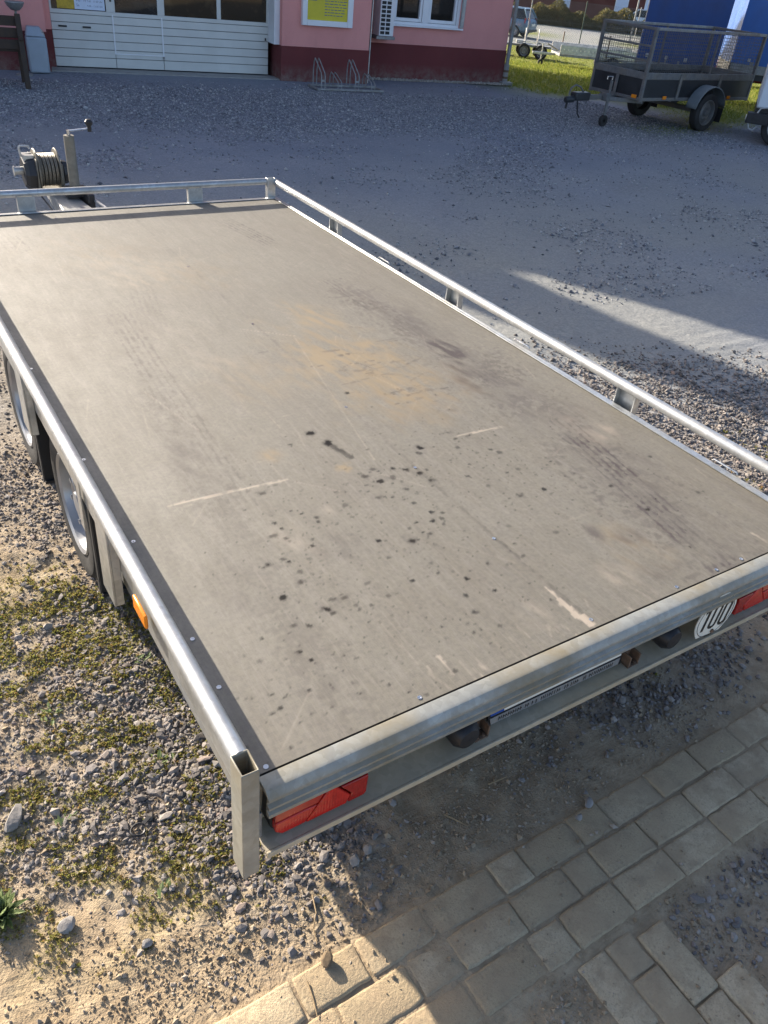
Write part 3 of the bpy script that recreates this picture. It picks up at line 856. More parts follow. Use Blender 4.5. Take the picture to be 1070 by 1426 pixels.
for (x, y, r) in SPOTS:
    rr = (r * .00112 + .003) * random.uniform(.85, 1.2)
    blob(DR, x / 1000, y / 1000, rr, rr * random.uniform(.55, .95), random.uniform(.4, .95), random.uniform(.4, .8), .45, random.uniform(-.6, .6))
    if r > 7:
        blob(DA, x / 1000, y / 1000, rr * 1.9, rr * 1.5, random.uniform(.1, .3), 1.0, .5)
        blob(DR, x / 1000 + random.gauss(0, rr), y / 1000 + random.gauss(0, rr), rr * .5, rr * .4, random.uniform(.4, .8), .6, .4)
for i in range(800):                                   # finer splashes around the large ones
    x, y, r = random.choice(SPOTS)
    blob(DR, x / 1000 + random.gauss(0, .12), y / 1000 + random.gauss(0, .14), random.uniform(.0028, .0055), random.uniform(.0028, .005), random.uniform(.3, .7), .7, .2)
seg(DR, (.777, 1.132), (.802, 1.025), .03, 1.0, .5, .3); blob(DR, .772, 1.14, .025, .025, 1.0); blob(DR, .754, 1.228, .021, .019, 1.0); blob(DR, 1.03, 1.45, .012, .01, .9)
for (x, y, rx, ry, a, am) in [(1.2, 1.75, .28, .42, .1, .62), (1.25, 1.40, .28, .3, .2, .55), (1.28, 2.15, .15, .25, 0, .45), (1.35, .2, .1, .12, 0, .35), (.55, 1.15, .06, .05, 0, .4), (.75, .98, .03, .03, 0, .4), (.9, 2.9, .35, .3, 0, .16), (.6, 3.3, .4, .35, 0, .14), (.8, 1.7, .3, .25, 0, .15)]:
    blob(DG, x, y, rx, ry, am, 1.0, .45, a)
for (x, y, rx, ry, am) in [(1.64, 1.64, .10, .16, .75), (1.66, 1.3, .16, .4, .35), (1.68, 1.95, .12, .4, .3), (.30, 1.25, .10, .2, .28), (.5, .6, .14, .1, .2), (.2, .55, .1, .15, .2), (1.75, .85, .12, .5, .3), (1.6, .35, .12, .32, .32), (1.38, .25, .07, .05, .5), (1.33, .1, .06, .05, .5), (1.28, .32, .03, .05, .4)]:
    blob(DA, x, y, rx, ry, am, 1.0, .45)
for k in range(5):                                     # tyre tread prints
    o_ = k * .026
    seg(DA, (.40 + o_, 2.5), (.29 + o_, .9), .014, .30, .95, .8)
    seg(DA, (1.42 + o_, 3.72), (1.50 + o_, 3.22), .012, .42, .9, .9)
    seg(DA, (.17 + o_, 3.74), (.20 + o_, 3.42), .012, .28, .9, .9)
    seg(DA, (1.55 + o_, 2.6), (1.62 + o_, 1.2), .015, .42, .95, .8)
    seg(DA, (1.63 + o_ * 1.1, .95), (1.48 + o_ * 1.1, .02), .015, .6, .9, .7)
    seg(DA, (.62 + o_, 2.9), (.5 + o_, 2.3), .012, .16, .9, .9)
for i in range(60):                                    # scuffs in the ochre patch
    x = random.gauss(1.28, .16); y = random.gauss(1.55, .22); a = random.gauss(-.2, .35); l = random.uniform(.03, .14)
    seg(DA, (x, y), (x + l * math.cos(a), y + l * math.sin(a)), random.uniform(.006, .02), random.uniform(.15, .5), .9, .8)
seg(DB, (.153, 1.008), (.541, .992), .017, .62, .8, .5)
seg(DB, (1.236, .998), (1.448, .986), .013, .62, .7, .4)
seg(DB, (.962, .19), (.961, .11), .014, .85, .5, .8); seg(DB, (.955, .11), (.972, .02), .024, .9, .4, .9)
seg(DB, (.895, 2.166), (1.086, 2.014), .005, .5); seg(DB, (1.08, 2.0), (.87, .98), .005, .35); seg(DB, (.32, 1.75), (.40, 1.40), .004, .4)
for i in range(330):
    x = random.uniform(.05, 1.95); y = random.uniform(.05, 4.0); a = random.gauss(1.6, .9); l = random.uniform(.02, .22)
    seg(DB, (x, y), (x + l * math.cos(a), y + l * math.sin(a)), random.uniform(.0022, .0055), random.uniform(.08, .34), .9, .6)
for i in range(26):
    x = random.gauss(.9, .3); y = random.uniform(.02, .12); l = random.uniform(.02, .08)
    seg(DB, (x, y), (x + random.gauss(0, .01), y - min(l, y)), random.uniform(.004, .012), random.uniform(.2, .55), .8, .9)
for (x, y, rx, ry, am) in [(.42, .68, .06, .12, .3), (.58, .78, .05, .05, .3), (1.78, .82, .1, .14, .4), (.85, .12, .05, .06, .2), (.6, 2.0, .2, .3, .12), (1.2, .14, .06, .05, .3), (.7, 3.0, .3, .3, .12)]:
    blob(DB, x, y, rx, ry, am, 1.0, .6)
seg(DR, (.972, .9), (.985, .0), .010, .22, .9, .8); seg(DA, (.976, 4.0), (.976, .02), .02, .18, 1, .6)
seg(DA, (1.70, 1.5), (1.55, .0), .34, .30, .95, .9); seg(DA, (1.62, 2.4), (1.66, 1.3), .24, .3, .95, .9); seg(DA, (.36, 1.7), (.22, .0), .16, .16, .95, .9)
DA = np.clip(DA * 1.6 + np.clip(nzl - .15, 0, 1) * .16 * np.clip(.6 + nzs, 0, 1.4), 0, .95); DG = np.clip(DG * 2.1, 0, .95); DB = np.clip(DB * 1.15, 0, 1)
DZ = np.full_like(DX, DK) + .0008 * nzl
nx_, ny_ = len(dx), len(dy)
ii = np.arange(nx_ * ny_).reshape(ny_, nx_)
FF = np.stack([ii[:-1, :-1], ii[:-1, 1:], ii[1:, 1:], ii[1:, :-1]], -1).reshape(-1, 4)
deck = big_mesh('deck_board', np.stack([DX - T0[0], DY - T0[1], DZ - T0[2]], -1).reshape(-1, 3), FF, M['deck'], True)
deck.parent = ft
deck['label'] = 'worn brown plywood deck with oil drops and tyre marks'
ca_ = deck.data.attributes.new('stain', 'FLOAT_COLOR', 'POINT')
ca_.data.foreach_set('color', np.stack([DR, DG, DB, DA], -1).astype(np.float32).ravel())
b = MB(); b.box(-.022, 2.0, -.0005, 4.10, DK - .018, DK - .006); tp('deck_core', b, M['deck_edge'], smooth=False)

# frame profiles round the deck
b = MB(); prof = [(-.034, .655), (-.026, .655), (-.026, .642), (-.027, .56), (-.06, .556), (-.06, .548), (.0, .548), (.0, .53), (-.038, .53), (-.038, .60), (-.034, .60)]
b.prism([(-.036, .535), (-.024, .535), (-.024, .655), (-.036, .655)], lambda u, v, t: (u, t, v), -.012, 4.115)
tp('side_profile', b, M['galv'], bevel=.0015)
b = MB(); b.box(-.021, -.013, -.01, 1.20, .445, .534); tp('side_beam', b, M['galv_dull'], bevel=.001)
b = MB(); b.prism([(2.002, .535), (2.014, .535), (2.014, .657), (2.002, .657)], lambda u, v, t: (u, t, v), -.012, 4.115)
b.prism([(1.984, .652), (2.0015, .652), (2.0015, .657), (1.984, .657)], lambda u, v, t: (u, t, v), .02, 4.10)
tp('side_profile', b, M['galv'], bevel=.0015)
b = MB(); b.box(-.022, 2.0, 4.103, 4.116, .535, .656); b.box(-.02, 1.998, 4.086, 4.1025, .652, .656)
tp('front_profile', b, M['galv'], bevel=.0015)
for y in (.62, 1.85, 3.05, 3.9):
    b = MB(); b.box(-.02, 1.998, y - .03, y + .03, .555, DK - .02); tp('cross_member', b, M['galv_dull'], smooth=False)
for x in (.42, 1.55):
    b = MB(); b.box(x - .03, x + .03, .05, 4.10, .44, .553); tp('chassis_beam', b, M['galv_dull'], smooth=False)

# tail profile: ribbed closing section with a broad top flange
pp = [(-.001, .6505), (-.033, .6515), (-.040, .6495), (-.052, .637), (-.054, .632), (-.054, .628), (-.047, .622), (-.047, .614), (-.056, .609), (-.056, .602), (-.047, .597), (-.047, .591), (-.056, .586), (-.056, .576), (-.050, .572), (-.040, .572), (-.040, .580), (-.044, .636), (-.001, .638)]
b = MB(); b.prism(pp, lambda u, v, t: (t, u, v), -.018, 2.0)
tp('tail_profile', b, M['galv_tail'], ang=25)
b = MB(); b.box(-.019, 2.0, .036, .042, .43, .60); tp('tail_web', b, M['galv_dirty_bounce'], smooth=False)
b = MB(); b.box(-.019, 2.0, -.046, .0355, .434, .440); b.box(-.019, 2.0, -.053, -.0465, .422, .441)
tp('tail_flange', b, M['galv_dirty_bounce'], bevel=.0015)

# corner posts
def hollow(x0, x1, y0, y1, z0, z1, t=.004):
    b = MB()
    O = [(x0, y0), (x1, y0), (x1, y1), (x0, y1)]; I = [(x0 + t, y0 + t), (x1 - t, y0 + t), (x1 - t, y1 - t), (x0 + t, y1 - t)]
    vs = [(*q, z0) for q in O] + [(*q, z1) for q in O] + [(*q, z1) for q in I] + [(*q, z0 + .01) for q in I]
    fs = [(3, 2, 1, 0), (12, 13, 14, 15)]
    for i in range(4):
        j = (i + 1) % 4
        fs += [(i, j, 4 + j, 4 + i), (4 + i, 4 + j, 8 + j, 8 + i), (8 + i, 8 + j, 12 + j, 12 + i)]
    return b.add(vs, fs)
tp('corner_post', hollow(-.081, -.042, -.062, -.005, .405, .765), M['galv_tail'], bevel=.0025)
tp('corner_post', hollow(2.02, 2.06, -.062, -.005, .405, .765), M['galv_tail'], bevel=.0025)
tp('corner_post', hollow(1.955, 2.012, 4.125, 4.165, .50, .772), M['galv'], bevel=.0025)
tp('corner_post', hollow(-.05, .007, 4.125, 4.165, .50, .772), M['galv'], bevel=.0025)
# pipes
RZ = .742
b = MB(); b.tube([(-.060, -.006, RZ + .004), (-.060, 4.15, RZ + .004)], .0205, 20); tp('rail_pipe', b, M['galv_pipe'])
b = MB(); b.tube([(2.016, -.006, RZ + .003), (2.016, 4.15, RZ + .003)], .0205, 20); tp('rail_pipe', b, M['galv_pipe'])
b = MB(); b.tube([(.003, 4.158, RZ + .006), (1.957, 4.158, RZ + .006)], .0205, 20); tp('rail_pipe', b, M['galv_pipe'])
def upost(x, y, ax, z0, z1, wd=.105, dp=.032, t=.006):
    """channel post, back plate outwards; ax 'x' stands on a long side, 'y' on the front"""
    b = MB()
    if ax[1] == 'x':
        s = -1 if ax[0] == '-' else 1
        xo = x + s * dp
        b.box(min(xo, xo - s * t), max(xo, xo - s * t), y - wd / 2, y + wd / 2, z0, z1)
        for e in (-1, 1):
            ya = y + e * wd / 2; yb = ya - e * t
            xa, xb = sorted((x, xo - s * (t + .0005)))
            b.box(xa, xb, min(ya, yb), max(ya, yb), z0, z1)
    else:
        yo = y + dp
        b.box(x - wd / 2, x + wd / 2, y, y + t, z0, z1)
        for e in (-1, 1):
            xa = x + e * wd / 2; xb = xa - e * t
            b.box(min(xa, xb), max(xa, xb), y + t + .0005, yo, z0, z1)
    return tp('rail_post', b, M['galv'], bevel=.001)
for y in (.91, 2.10, 3.33):
    upost(2.0145, y, '+x', .54, RZ - .014)
for y, z0, wd in ((.96, .41, .115), (2.02, .43, .12), (3.33, .43, .115)):
    upost(-.037, y, '-x', z0, RZ - .014, wd, .03)
for x in (.43, 1.45):
    upost(x, 4.125, '+y', .54, RZ - .008, .095)
for y in (1.30, 2.15):
    b = MB(); b.box(-.049, -.044, y - .022, y + .022, .43, .64); tp('fender_bracket', b, M['galv'], bevel=.001)
for y in (.4, 1.55, 2.75):                             # lashing slots on the right edge
    b = MB(); b.tube([(2.019, y - .055, .662), (2.019, y - .05, .668), (2.019, y + .05, .668), (2.019, y + .055, .662)], .0035, 8); tp('lashing_bar', b, M['steel'])

# wheels
def wheel(root, c, axd, r=.29, wd=.17, dup=None, off=T0, mt='tyre', rim='rim', nst=10):
    """tyre and steel rim; axd is the outward axle direction"""
    c = np.array(c, float); a = np.array(axd, float)
    b = MB()
    ri = r * .66
    b.lathe([(ri, -wd * .42), (r * .80, -wd * .5), (r * .93, -wd * .47), (r, -wd * .36), (r, -wd * .13), (r * .985, -wd * .12), (r * .985, -wd * .09), (r, -wd * .08), (r, wd * .08), (r * .985, wd * .09), (r * .985, wd * .12), (r, wd * .13), (r, wd * .36), (r * .93, wd * .47), (r * .80, wd * .5), (ri, wd * .42), (ri * .97, wd * .3), (ri * .97, -wd * .3), (ri, -wd * .42)], c, a, 40)
    wh = obj('wheel', b, M[mt], root, off=off, ang=30)
    b = MB()
    b.lathe([(ri * 1.02, wd * .44), (ri * .99, wd * .47), (ri * .93, wd * .42), (ri * .90, wd * .2), (ri * .88, wd * .1), (ri * .83, wd * .06), (ri * .66, wd * .2), (ri * .54, wd * .30), (ri * .36, wd * .26), (ri * .32, wd * .20), (ri * .24, wd * .20), (ri * .22, wd * .36), (0.001, wd * .38)], c, a, 40)
    h_ = np.array((0, 0, 1.0)); e1 = n_(np.cross(a, h_)); e2 = np.cross(a, e1)
    for k in range(5):
        t_ = 2 * math.pi * k / 5 + .3; pc = c + ri * .45 * (math.cos(t_) * e1 + math.sin(t_) * e2)
        b.cyl(pc + a * wd * .26, pc + a * wd * .36, .011, n=6)
    rm = obj('rim', b, M[rim], wh, off=off, ang=30)
    return wh
for y in (1.645, 2.50):
    wheel(ft, (.062, y, .295), (-1, 0, 0), .295, .17)
    wheel(ft, (1.885, y, .288), (1, 0, 0), .288, .17)
for y, z0 in ((1.27, .15), (2.10, .12)):
    b = MB(); b.box(-.028, .17, y - .004, y + .004, z0, .545); b.box(-.03, -.024, y + .005, y + .03, z0, .545)
    b.box(-.028, .17, y - .016, y - .0045, z0, z0 + .012)
    tp('mud_flap', b, M['rubber'], smooth=False)
for x in (.01, 1.96):
    b = MB(); b.box(x - .03 if x < 1 else x - .13, x + .14 if x < 1 else x + .03, 1.35, 2.82, .60, .608); tp('mudguard', b, M['rubber'], smooth=False)
for y in (1.645, 2.50):
    b = MB(); b.cyl((.1, y, .288), (1.87, y, .288), .032, n=12); tp('axle', b, M['galv_dull'])
# amber marker
b = MB(); b.box(-.0625, -.0525, .60, .70, .575, .62)
o = tp('side_marker', b, M['amber'], bevel=.004); o['label'] = 'amber side reflector under the left rail'
# screws
def screw(x, y, z=DK):
    b = MB(); b.lathe([(.006, -.001), (.006, .0009), (.003, .0009), (.0026, .0002), (.0001, .0002)], (x, y, z), (0, 0, 1), 12)
    tp('screw', b, M['steel'])
for x, y in [(.008, .016), (.006, .267), (.009, .442), (.003, .881), (-.004, 1.363), (-.006, 2.081), (.409, .022), (.985, .033), (.97, .441), (.973, .88), (.969, 1.349), (1.32, .02), (1.62, .02), (.55, 3.98), (1.43, 3.98), (1.5, .02), (.97, 2.2), (.97, 3.0)]:
    screw(x, y, DK)

# tail lights
def tail_light(x0, flip=False):
    W_, H_ = .245, .105
    zb = .452
    def fx(u):
        return x0 + (W_ - u if flip else u)
    t = (lambda u, v, y: (fx(u), y, zb + v))
    root_poly = [(0, .018), (.006, .006), (.02, 0), (W_ - .012, 0), (W_ - .003, .01), (W_, H_ - .02), (W_ - .006, H_ - .006), (W_ - .02, H_), (.012, H_), (.003, H_ - .01)]
    b = MB(); b.prism(root_poly, t, .034, -.012); hl = tp('tail_light', b, M['plastic'], bevel=.002)
    def lens(name, poly, mat, y1):
        b = MB(); b.prism(poly, t, -.0125, y1); return obj(name, b, M[mat], hl, off=T0, bevel=.003)
    lens('outer_lens', [(.004, .02), (.02, .004), (.078, .004), (.108, .05), (.078, .052), (.004, .05)], 'red_lens', -.032)
    lens('reflector', [(.080, .004), (.185, .004), (.195, .03), (.150, .092), (.138, .092), (.112, .05)], 'red_bright', -.0335)
    lens('inner_lens', [(.19, .004), (W_ - .012, .004), (W_ - .005, .014), (W_ - .004, H_ - .03), (.168, .075), (.198, .034)], 'red_dark', -.033)
    lens('upper_lens', [(.004, .053), (.080, .055), (.110, .054), (.134, .094), (.130, H_ - .003), (.014, H_ - .003), (.004, H_ - .012)], 'lens_tan', -.031)
    lens('corner_lens', [(.156, .094), (.170, .080), (W_ - .005, H_ - .024), (W_ - .008, H_ - .008), (W_ - .02, H_ - .003), (.14, H_ - .003)], 'lens_tan', -.030)
    b = MB(); b.cyl((fx(.05), -.030, zb + H_ - .012), (fx(.05), -.034, zb + H_ - .012), .004, n=8); obj('lens_screw', b, M['rust'], hl, off=T0)
    b = MB(); b.cyl((fx(W_ - .02), -.032, zb + H_ - .012), (fx(W_ - .02), -.035, zb + H_ - .012), .004, n=8); obj('lens_screw', b, M['rust'], hl, off=T0)
    return hl
tail_light(.006)['label'] = 'rectangular red tail light at the left rear corner'
tail_light(1.61, True)['label'] = 'rectangular red tail light at the right rear corner'

# number plate and its holder
def tilt(u, v, t):      # u along x, v up the plate, t out of it
    a = R(10)
    return (u, .002 - t * math.cos(a) + v * math.sin(a), .462 + v * math.cos(a) + t * math.sin(a))
b = MB(); b.prism([(.635, -.018), (1.135, -.018), (1.135, .10), (.635, .10)], tilt, 0, .006); ph = tp('plate_holder', b, M['plastic'], bevel=.002)
b = MB(); b.prism([(.688, .016), (1.128, .016), (1.128, .096), (.688, .096)], tilt, .0065, .009); obj('number_plate', b, M['sign_white'], ph, off=T0)
b = MB(); b.prism([(.642, .016), (.687, .016), (.687, .096), (.642, .096)], tilt, .0065, .009); obj('plate_band', b, M['plate_blue'], ph, off=T0)
b = MB(); b.prism([(.645, -.013), (1.12, -.013), (1.128, .008), (.64, .008)], tilt, .0065, .0085); obj('holder_strip', b, M['galv_dull'], ph, off=T0)
b = MB(); u = .66
while u < 1.10:                                        # worn dealer lettering, no longer legible
    l = random.uniform(.004, .008)
    if random.random() < .87:
        b.prism([(u, -.009), (u + l * .35, -.009), (u + l * .75, .004 if random.random() < .5 else .001), (u + l * .4, .004)], tilt, .0088, .0094)
        if random.random() < .6: b.prism([(u + l * .3, -.003), (u + l, -.003), (u + l, -.0005), (u + l * .3, -.0005)], tilt, .0095, .0099)
    u += l + .002
obj('lettering', b, M['black_print'], ph, off=T0, smooth=False, kind='stuff')
# rusty brackets and rubber stops beside the plate
for x in (.60, 1.165):
    b = MB(); b.box(x - .022, x + .022, -.030, -.002, .4405, .445); b.box(x - .022, x - .017, -.029, .012, .4455, .483); b.box(x + .017, x + .022, -.029, .012, .4455, .483); b.box(x - .0165, x + .0165, .004, .012, .4455, .478)
    br_ = tp('plate_bracket', b, M['rust'], bevel=.001)
    for dx_ in (-.013, .013):
        b = MB(); b.cyl((x + dx_ * .8, -.022, .445), (x + dx_ * .8, -.022, .450), .005, n=8); obj('bolt', b, M['rust'], br_, off=T0)
for x in (.535, 1.30):
    b = MB(); b.lathe([(.001, -.05), (.03, -.048), (.042, -.03), (.042, .0), (.046, .03), (.046, .035)], (x, -.0, .50), (0, 1, 0), 20)
    tp('plate_lamp', b, M['plastic'])

# speed sign "100"
SC = (1.475, .528)
sg = MB(); poly = []
for k in range(28):
    t = 2 * math.pi * k / 28
    r_ = .089
    x, z = math.cos(t) * r_, math.sin(t) * r_
    if z < -.066: z = -.074
    poly.append((x, z))
sgf = lambda u, v, t: (SC[0] + u * math.cos(-.06) - v * math.sin(-.06), -.046 - t + .10 * (v - .0) * 0, SC[1] + u * math.sin(-.06) + v * math.cos(-.06))
sg.prism(poly, sgf, 0, .003); sgo = tp('speed_sign', sg, M['sign_white'])
sgo['label'] = 'round white speed disc reading 100'
b = MB()
def ring(b, cx, hw, hh, th, t0, t1, n=20):
    o_, i_ = [], []
    for k in range(n):
        t = 2 * math.pi * k / n
        for lst, w_, h_ in ((o_, hw, hh), (i_, hw - th, hh - th)):
            cc, ss_ = math.cos(t), math.sin(t)
            lst.append((cx + w_ * cc, math.copysign(h_ - w_, ss_) + w_ * ss_ if h_ > w_ else h_ * ss_))
    for k in range(n):
        j = (k + 1) % n
        b.prism([o_[k], o_[j], i_[j], i_[k]], sgf, t0, t1)
ring(b, -.002, .020, .050, .0105, .0032, .0040); ring(b, .046, .020, .050, .0105, .0032, .0040)
b.prism([(-.050, -.050), (-.038, -.050), (-.038, .050), (-.047, .050), (-.062, .036), (-.062, .024), (-.050, .032)], sgf, .0032, .004)
obj('numerals', b, M['black_print'], sgo, off=T0, smooth=False)
b = MB(); ring(b, 0, .0805, .0806, .0022, .0032, .0037, 40); obj('rim_line', b, M['black_print'], sgo, off=T0, smooth=False)
b = MB(); b.cyl((SC[0] + .01, -.0495, SC[1] - .064), (SC[0] + .01, -.054, SC[1] - .064), .007, n=10); obj('rivet', b, M['rust'], sgo, off=T0)

# drawbar, jockey stand, winch
b = MB(); b.hexa([(.74, 4.117, .30), (1.06, 4.117, .30), (.995, 6.25, .24), (.93, 6.25, .24), (.74, 4.117, .42), (1.06, 4.117, .42), (.995, 6.25, .345), (.93, 6.25, .345)])
tp('drawbar', b, M['galv'], bevel=.008)
b = MB(); b.box(.90, 1.02, 6.15, 6.5, .25, .35); b.cyl((.96, 6.45, .28), (.96, 6.78, .28), .055, n=16); tp('coupling', b, M['galv_dull'], bevel=.01)
b = MB(); b.cyl((1.005, 5.40, .12), (1.005, 5.40, .80), .036, n=20); js = tp('jockey_stand', b, M['galv_dark'])  # backlit shade of the tube put into the darker steel colour
b = MB(); b.cyl((1.005, 5.40, .801), (1.005, 5.40, .835), .014, n=12); b.tube([(1.005, 5.40, .828), (1.14, 5.36, .85)], .007, 8); obj('crank', b, M['steel'], js, off=T0)
b = MB(); b.lathe([(.001, -.035), (.014, -.035), (.015, .0), (.026, .015), (.028, .03), (.016, .045), (.001, .047)], (1.145, 5.36, .865), (0, 0, 1), 14); obj('knob', b, M['plastic'], js, off=T0)
b = MB(); b.lathe([(.05, -.03), (.105, -.03), (.11, 0), (.105, .03), (.05, .03)], (1.005, 5.40, .11), (1, 0, 0), 24); obj('jockey_wheel', b, M['tyre'], js, off=T0)
b = MB(); b.box(.93, 1.06, 5.34, 5.46, .385, .45); b.box(1.045, 1.09, 5.2, 5.5, .30, .44); obj('clamp', b, M['plastic'], js, off=T0, bevel=.006)
b = MB(); b.tube([(1.08, 5.3, .40), (1.12, 5.0, .39), (1.16, 4.7, .40)], .012, 8); tp('brake_lever', b, M['galv_pipe'])
WC = np.array((.885, 5.72, .50))
wn = MB(); wn.box(.80, .98, 5.60, 5.84, .355, .368); wn.box(.795, .803, 5.58, 5.86, .36, .60); wn.box(.975, .983, 5.60, 5.84, .36, .56)
win = tp('winch', wn, M['galv_dark'], bevel=.003)
def wp(nm, b, m, **kw): return obj(nm, b, M[m], win, off=T0, **kw)
b = MB()
for xx in (.815, .965):
    b.lathe([(.03, -.006), (.145, -.006), (.15, 0), (.145, .006), (.03, .006)], (xx, WC[1], WC[2]), (1, 0, 0), 32)
b.cyl((.815, WC[1], WC[2]), (.965, WC[1], WC[2]), .05, n=20); wp('drum', b, 'galv_dark')
b = MB()
for k in range(10):
    xx = .829 + k * .0135
    b.lathe([(.095, -.007), (.113, -.004), (.116, 0), (.113, .004), (.095, .007)], (xx, WC[1], WC[2]), (1, .02 * (-1) ** k, 0), 26)
wp('cable', b, 'cable')
b = MB(); b.lathe([(.001, -.045), (.10, -.045), (.125, -.02), (.13, .03), (.12, .04), (.001, .04)], (.765, WC[1], WC[2] - .01), (1, 0, 0), 8); wp('gear_cover', b, 'plastic', ang=20)
b = MB(); b.lathe([(.001, -.02), (.06, -.02), (.085, 0), (.08, .03), (.001, .03)], (1.0, WC[1], WC[2] - .02), (1, 0, 0), 10); wp('bearing_cover', b, 'plastic', ang=20)
b = MB(); b.cyl((.66, WC[1], WC[2]), (.74, WC[1], WC[2]), .028, n=14); b.cyl((.655, WC[1], WC[2]), (.664, WC[1], WC[2]), .034, n=14); wp('crank_hub', b, 'galv')
b = MB(); b.box(.725, .80, WC[1] - .06, WC[1] + .05, WC[2] + .07, WC[2] + .115); b.tube([(.72, WC[1], WC[2] + .10), (.715, WC[1], WC[2] + .155), (.725, WC[1], WC[2] + .17), (.78, WC[1], WC[2] + .168), (.79, WC[1], WC[2] + .15)], .008, 8); wp('ratchet_lever', b, 'galv')
b = MB(); b.tube([(.79, 5.6, .36), (.80, 5.3, .33), (.78, 5.05, .30), (.80, 4.8, .28)], .006, 8); tp('brake_cable', b, M['plastic'])
b = MB(); b.tube([(.83, 5.5, .34), (.815, 5.25, .27), (.84, 5.0, .25)], .005, 8); tp('brake_cable', b, M['galv_pipe'])

# ------------------------------------------------------------------ pink building
FA = math.atan2(-.127, .9919)
BL = (3.02, 14.35, 0)
bd = thing('building', 'pink plastered building with dark maroon plinth and white sectional garage door', 'building', BL, FA)
def bp(name, mb, mat, parent=None, **kw):
    return obj(name, mb, M[mat], parent or bd, **kw)
H = 7.6
PZ = .545
def wall_piece(x0, x1, y0, y1, z0, z1): b = MB(); b.box(x0, x1, y0, y1, z0, z1); return b
bp('wall', wall_piece(-1.52, -.13, -.38, .5, PZ, 4.3), 'pink', smooth=False)
b = MB(); b.hexa([(-1.52, -.38, 4.3005), (-.13, -.38, 4.3005), (-.13, 21.4, 4.3005), (-1.52, 21.4, 4.3005), (.10, -.38, H), (.3, -.38, H), (.3, 21.4, H), (.10, 21.4, H)]); bp('shade_hip_roof', b, 'roof', smooth=False)  # unseen roof slope, added and slanted to cast the yard's shade
bp('plinth', wall_piece(-1.54, -.12, -.395, .5, -.1, PZ - .001), 'maroon', smooth=False)
bp('wall', wall_piece(3.70, 5.36, -.42, .5, PZ, H), 'pink', smooth=False)
bp('plinth', wall_piece(3.69, 5.37, -.435, .5, -.1, PZ - .001), 'maroon', smooth=False)
b = MB(); b.box(-.129, -.003, .02, .1, PZ, 2.69); bp('reveal', b, 'pink', smooth=False)
b = MB(); b.box(-.129, -.003, .015, .1, -.1, PZ - .001); bp('plinth', b, 'maroon', smooth=False)
bp('lintel', wall_piece(-.129, .3, -.38, .5, 2.7, 4.3), 'pink', smooth=False)
bp('lintel', wall_piece(.301, 3.699, -.38, .5, 2.7, H), 'pink', smooth=False)
YR = .36
# right section with the window opening 6.12..7.62 x .93..2.2
bp('wall', wall_piece(5.37, 6.13, YR, YR + .35, .605, 2.6), 'pink', smooth=False)
bp('wall', wall_piece(6.1301, 7.63, YR, YR + .35, .605, .92), 'pink', smooth=False)
bp('wall', wall_piece(7.6301, 8.80, YR, YR + .35, .605, 2.6), 'pink', smooth=False)
bp('wall', wall_piece(5.37, 8.80, YR, YR + .35, 2.6001, H), 'pink', smooth=False)
bp('plinth', wall_piece(5.371, 8.815, YR - .012, YR + .35, -.1, .604), 'maroon', smooth=False)
bp('side_wall', wall_piece(8.5, 8.80, YR + .351, 22.5, -2, H), 'pink', smooth=False)  # rear length out of view is shaped to shade the trailers and near lawn
bp('rear_wall', wall_piece(.3, 8.499, 21.5, 22.0, -1, H), 'pink', smooth=False)
bp('side_wall', wall_piece(-1.05, -.75, .501, 21.4, -.1, 4.3), 'pink', smooth=False)
bp('roof', wall_piece(.301, 8.80, -.42, 22.4, H + .001, H + .2), 'roof', smooth=False)  # unseen roof, added to cast shade over the yard
bp('interior_wall', wall_piece(-.7, 8.45, 2.5, 2.6, -.1, 3.2), 'board_dark', smooth=False)
bp('interior_ceiling', wall_piece(-.7, 8.45, .72, 2.49, 2.75, 2.8), 'board_dark', smooth=False)
# unseen left wing and tapered gable, added and shaped to throw the yard's shade
bp('shade_wing_wall', wall_piece(-14, -1.70, -.30, 6, -.1, 3.55), 'pink', smooth=False)
bp('shade_wing_wall', wall_piece(-1.699, -1.545, -.30, 6, -.1, 4.35), 'pink', smooth=False)
bp('shade_wing_roof', wall_piece(-14.1, -2.92, -.40, 6.1, 3.551, 3.63), 'roof', smooth=False)
b = MB(); b.hexa([(-2.9, -.28, 3.552), (-1.701, -.28, 3.552), (-1.701, .5, 3.552), (-2.9, .5, 3.552), (-2.52, -.28, 6.2), (-2.48, -.28, 6.2), (-2.48, .5, 6.2), (-2.52, .5, 6.2)])
bp('shade_gable', b, 'pink', smooth=False)
bp('threshold', wall_piece(-.12, 3.69, -.36, .02, -.05, .018), 'concrete', smooth=False)
bp('reveal', wall_piece(3.60, 3.699, -.30, .1, PZ, 2.7), 'frame_white', smooth=False)
bp('dark_board', wall_piece(5.46, 5.72, YR - .05, YR - .013, .0, 2.5), 'board_dark', smooth=False)
b = MB(); b.box(5.374, 5.39, -.43, -.41, .02, 2.5); bp('edge_strip', b, 'galv')

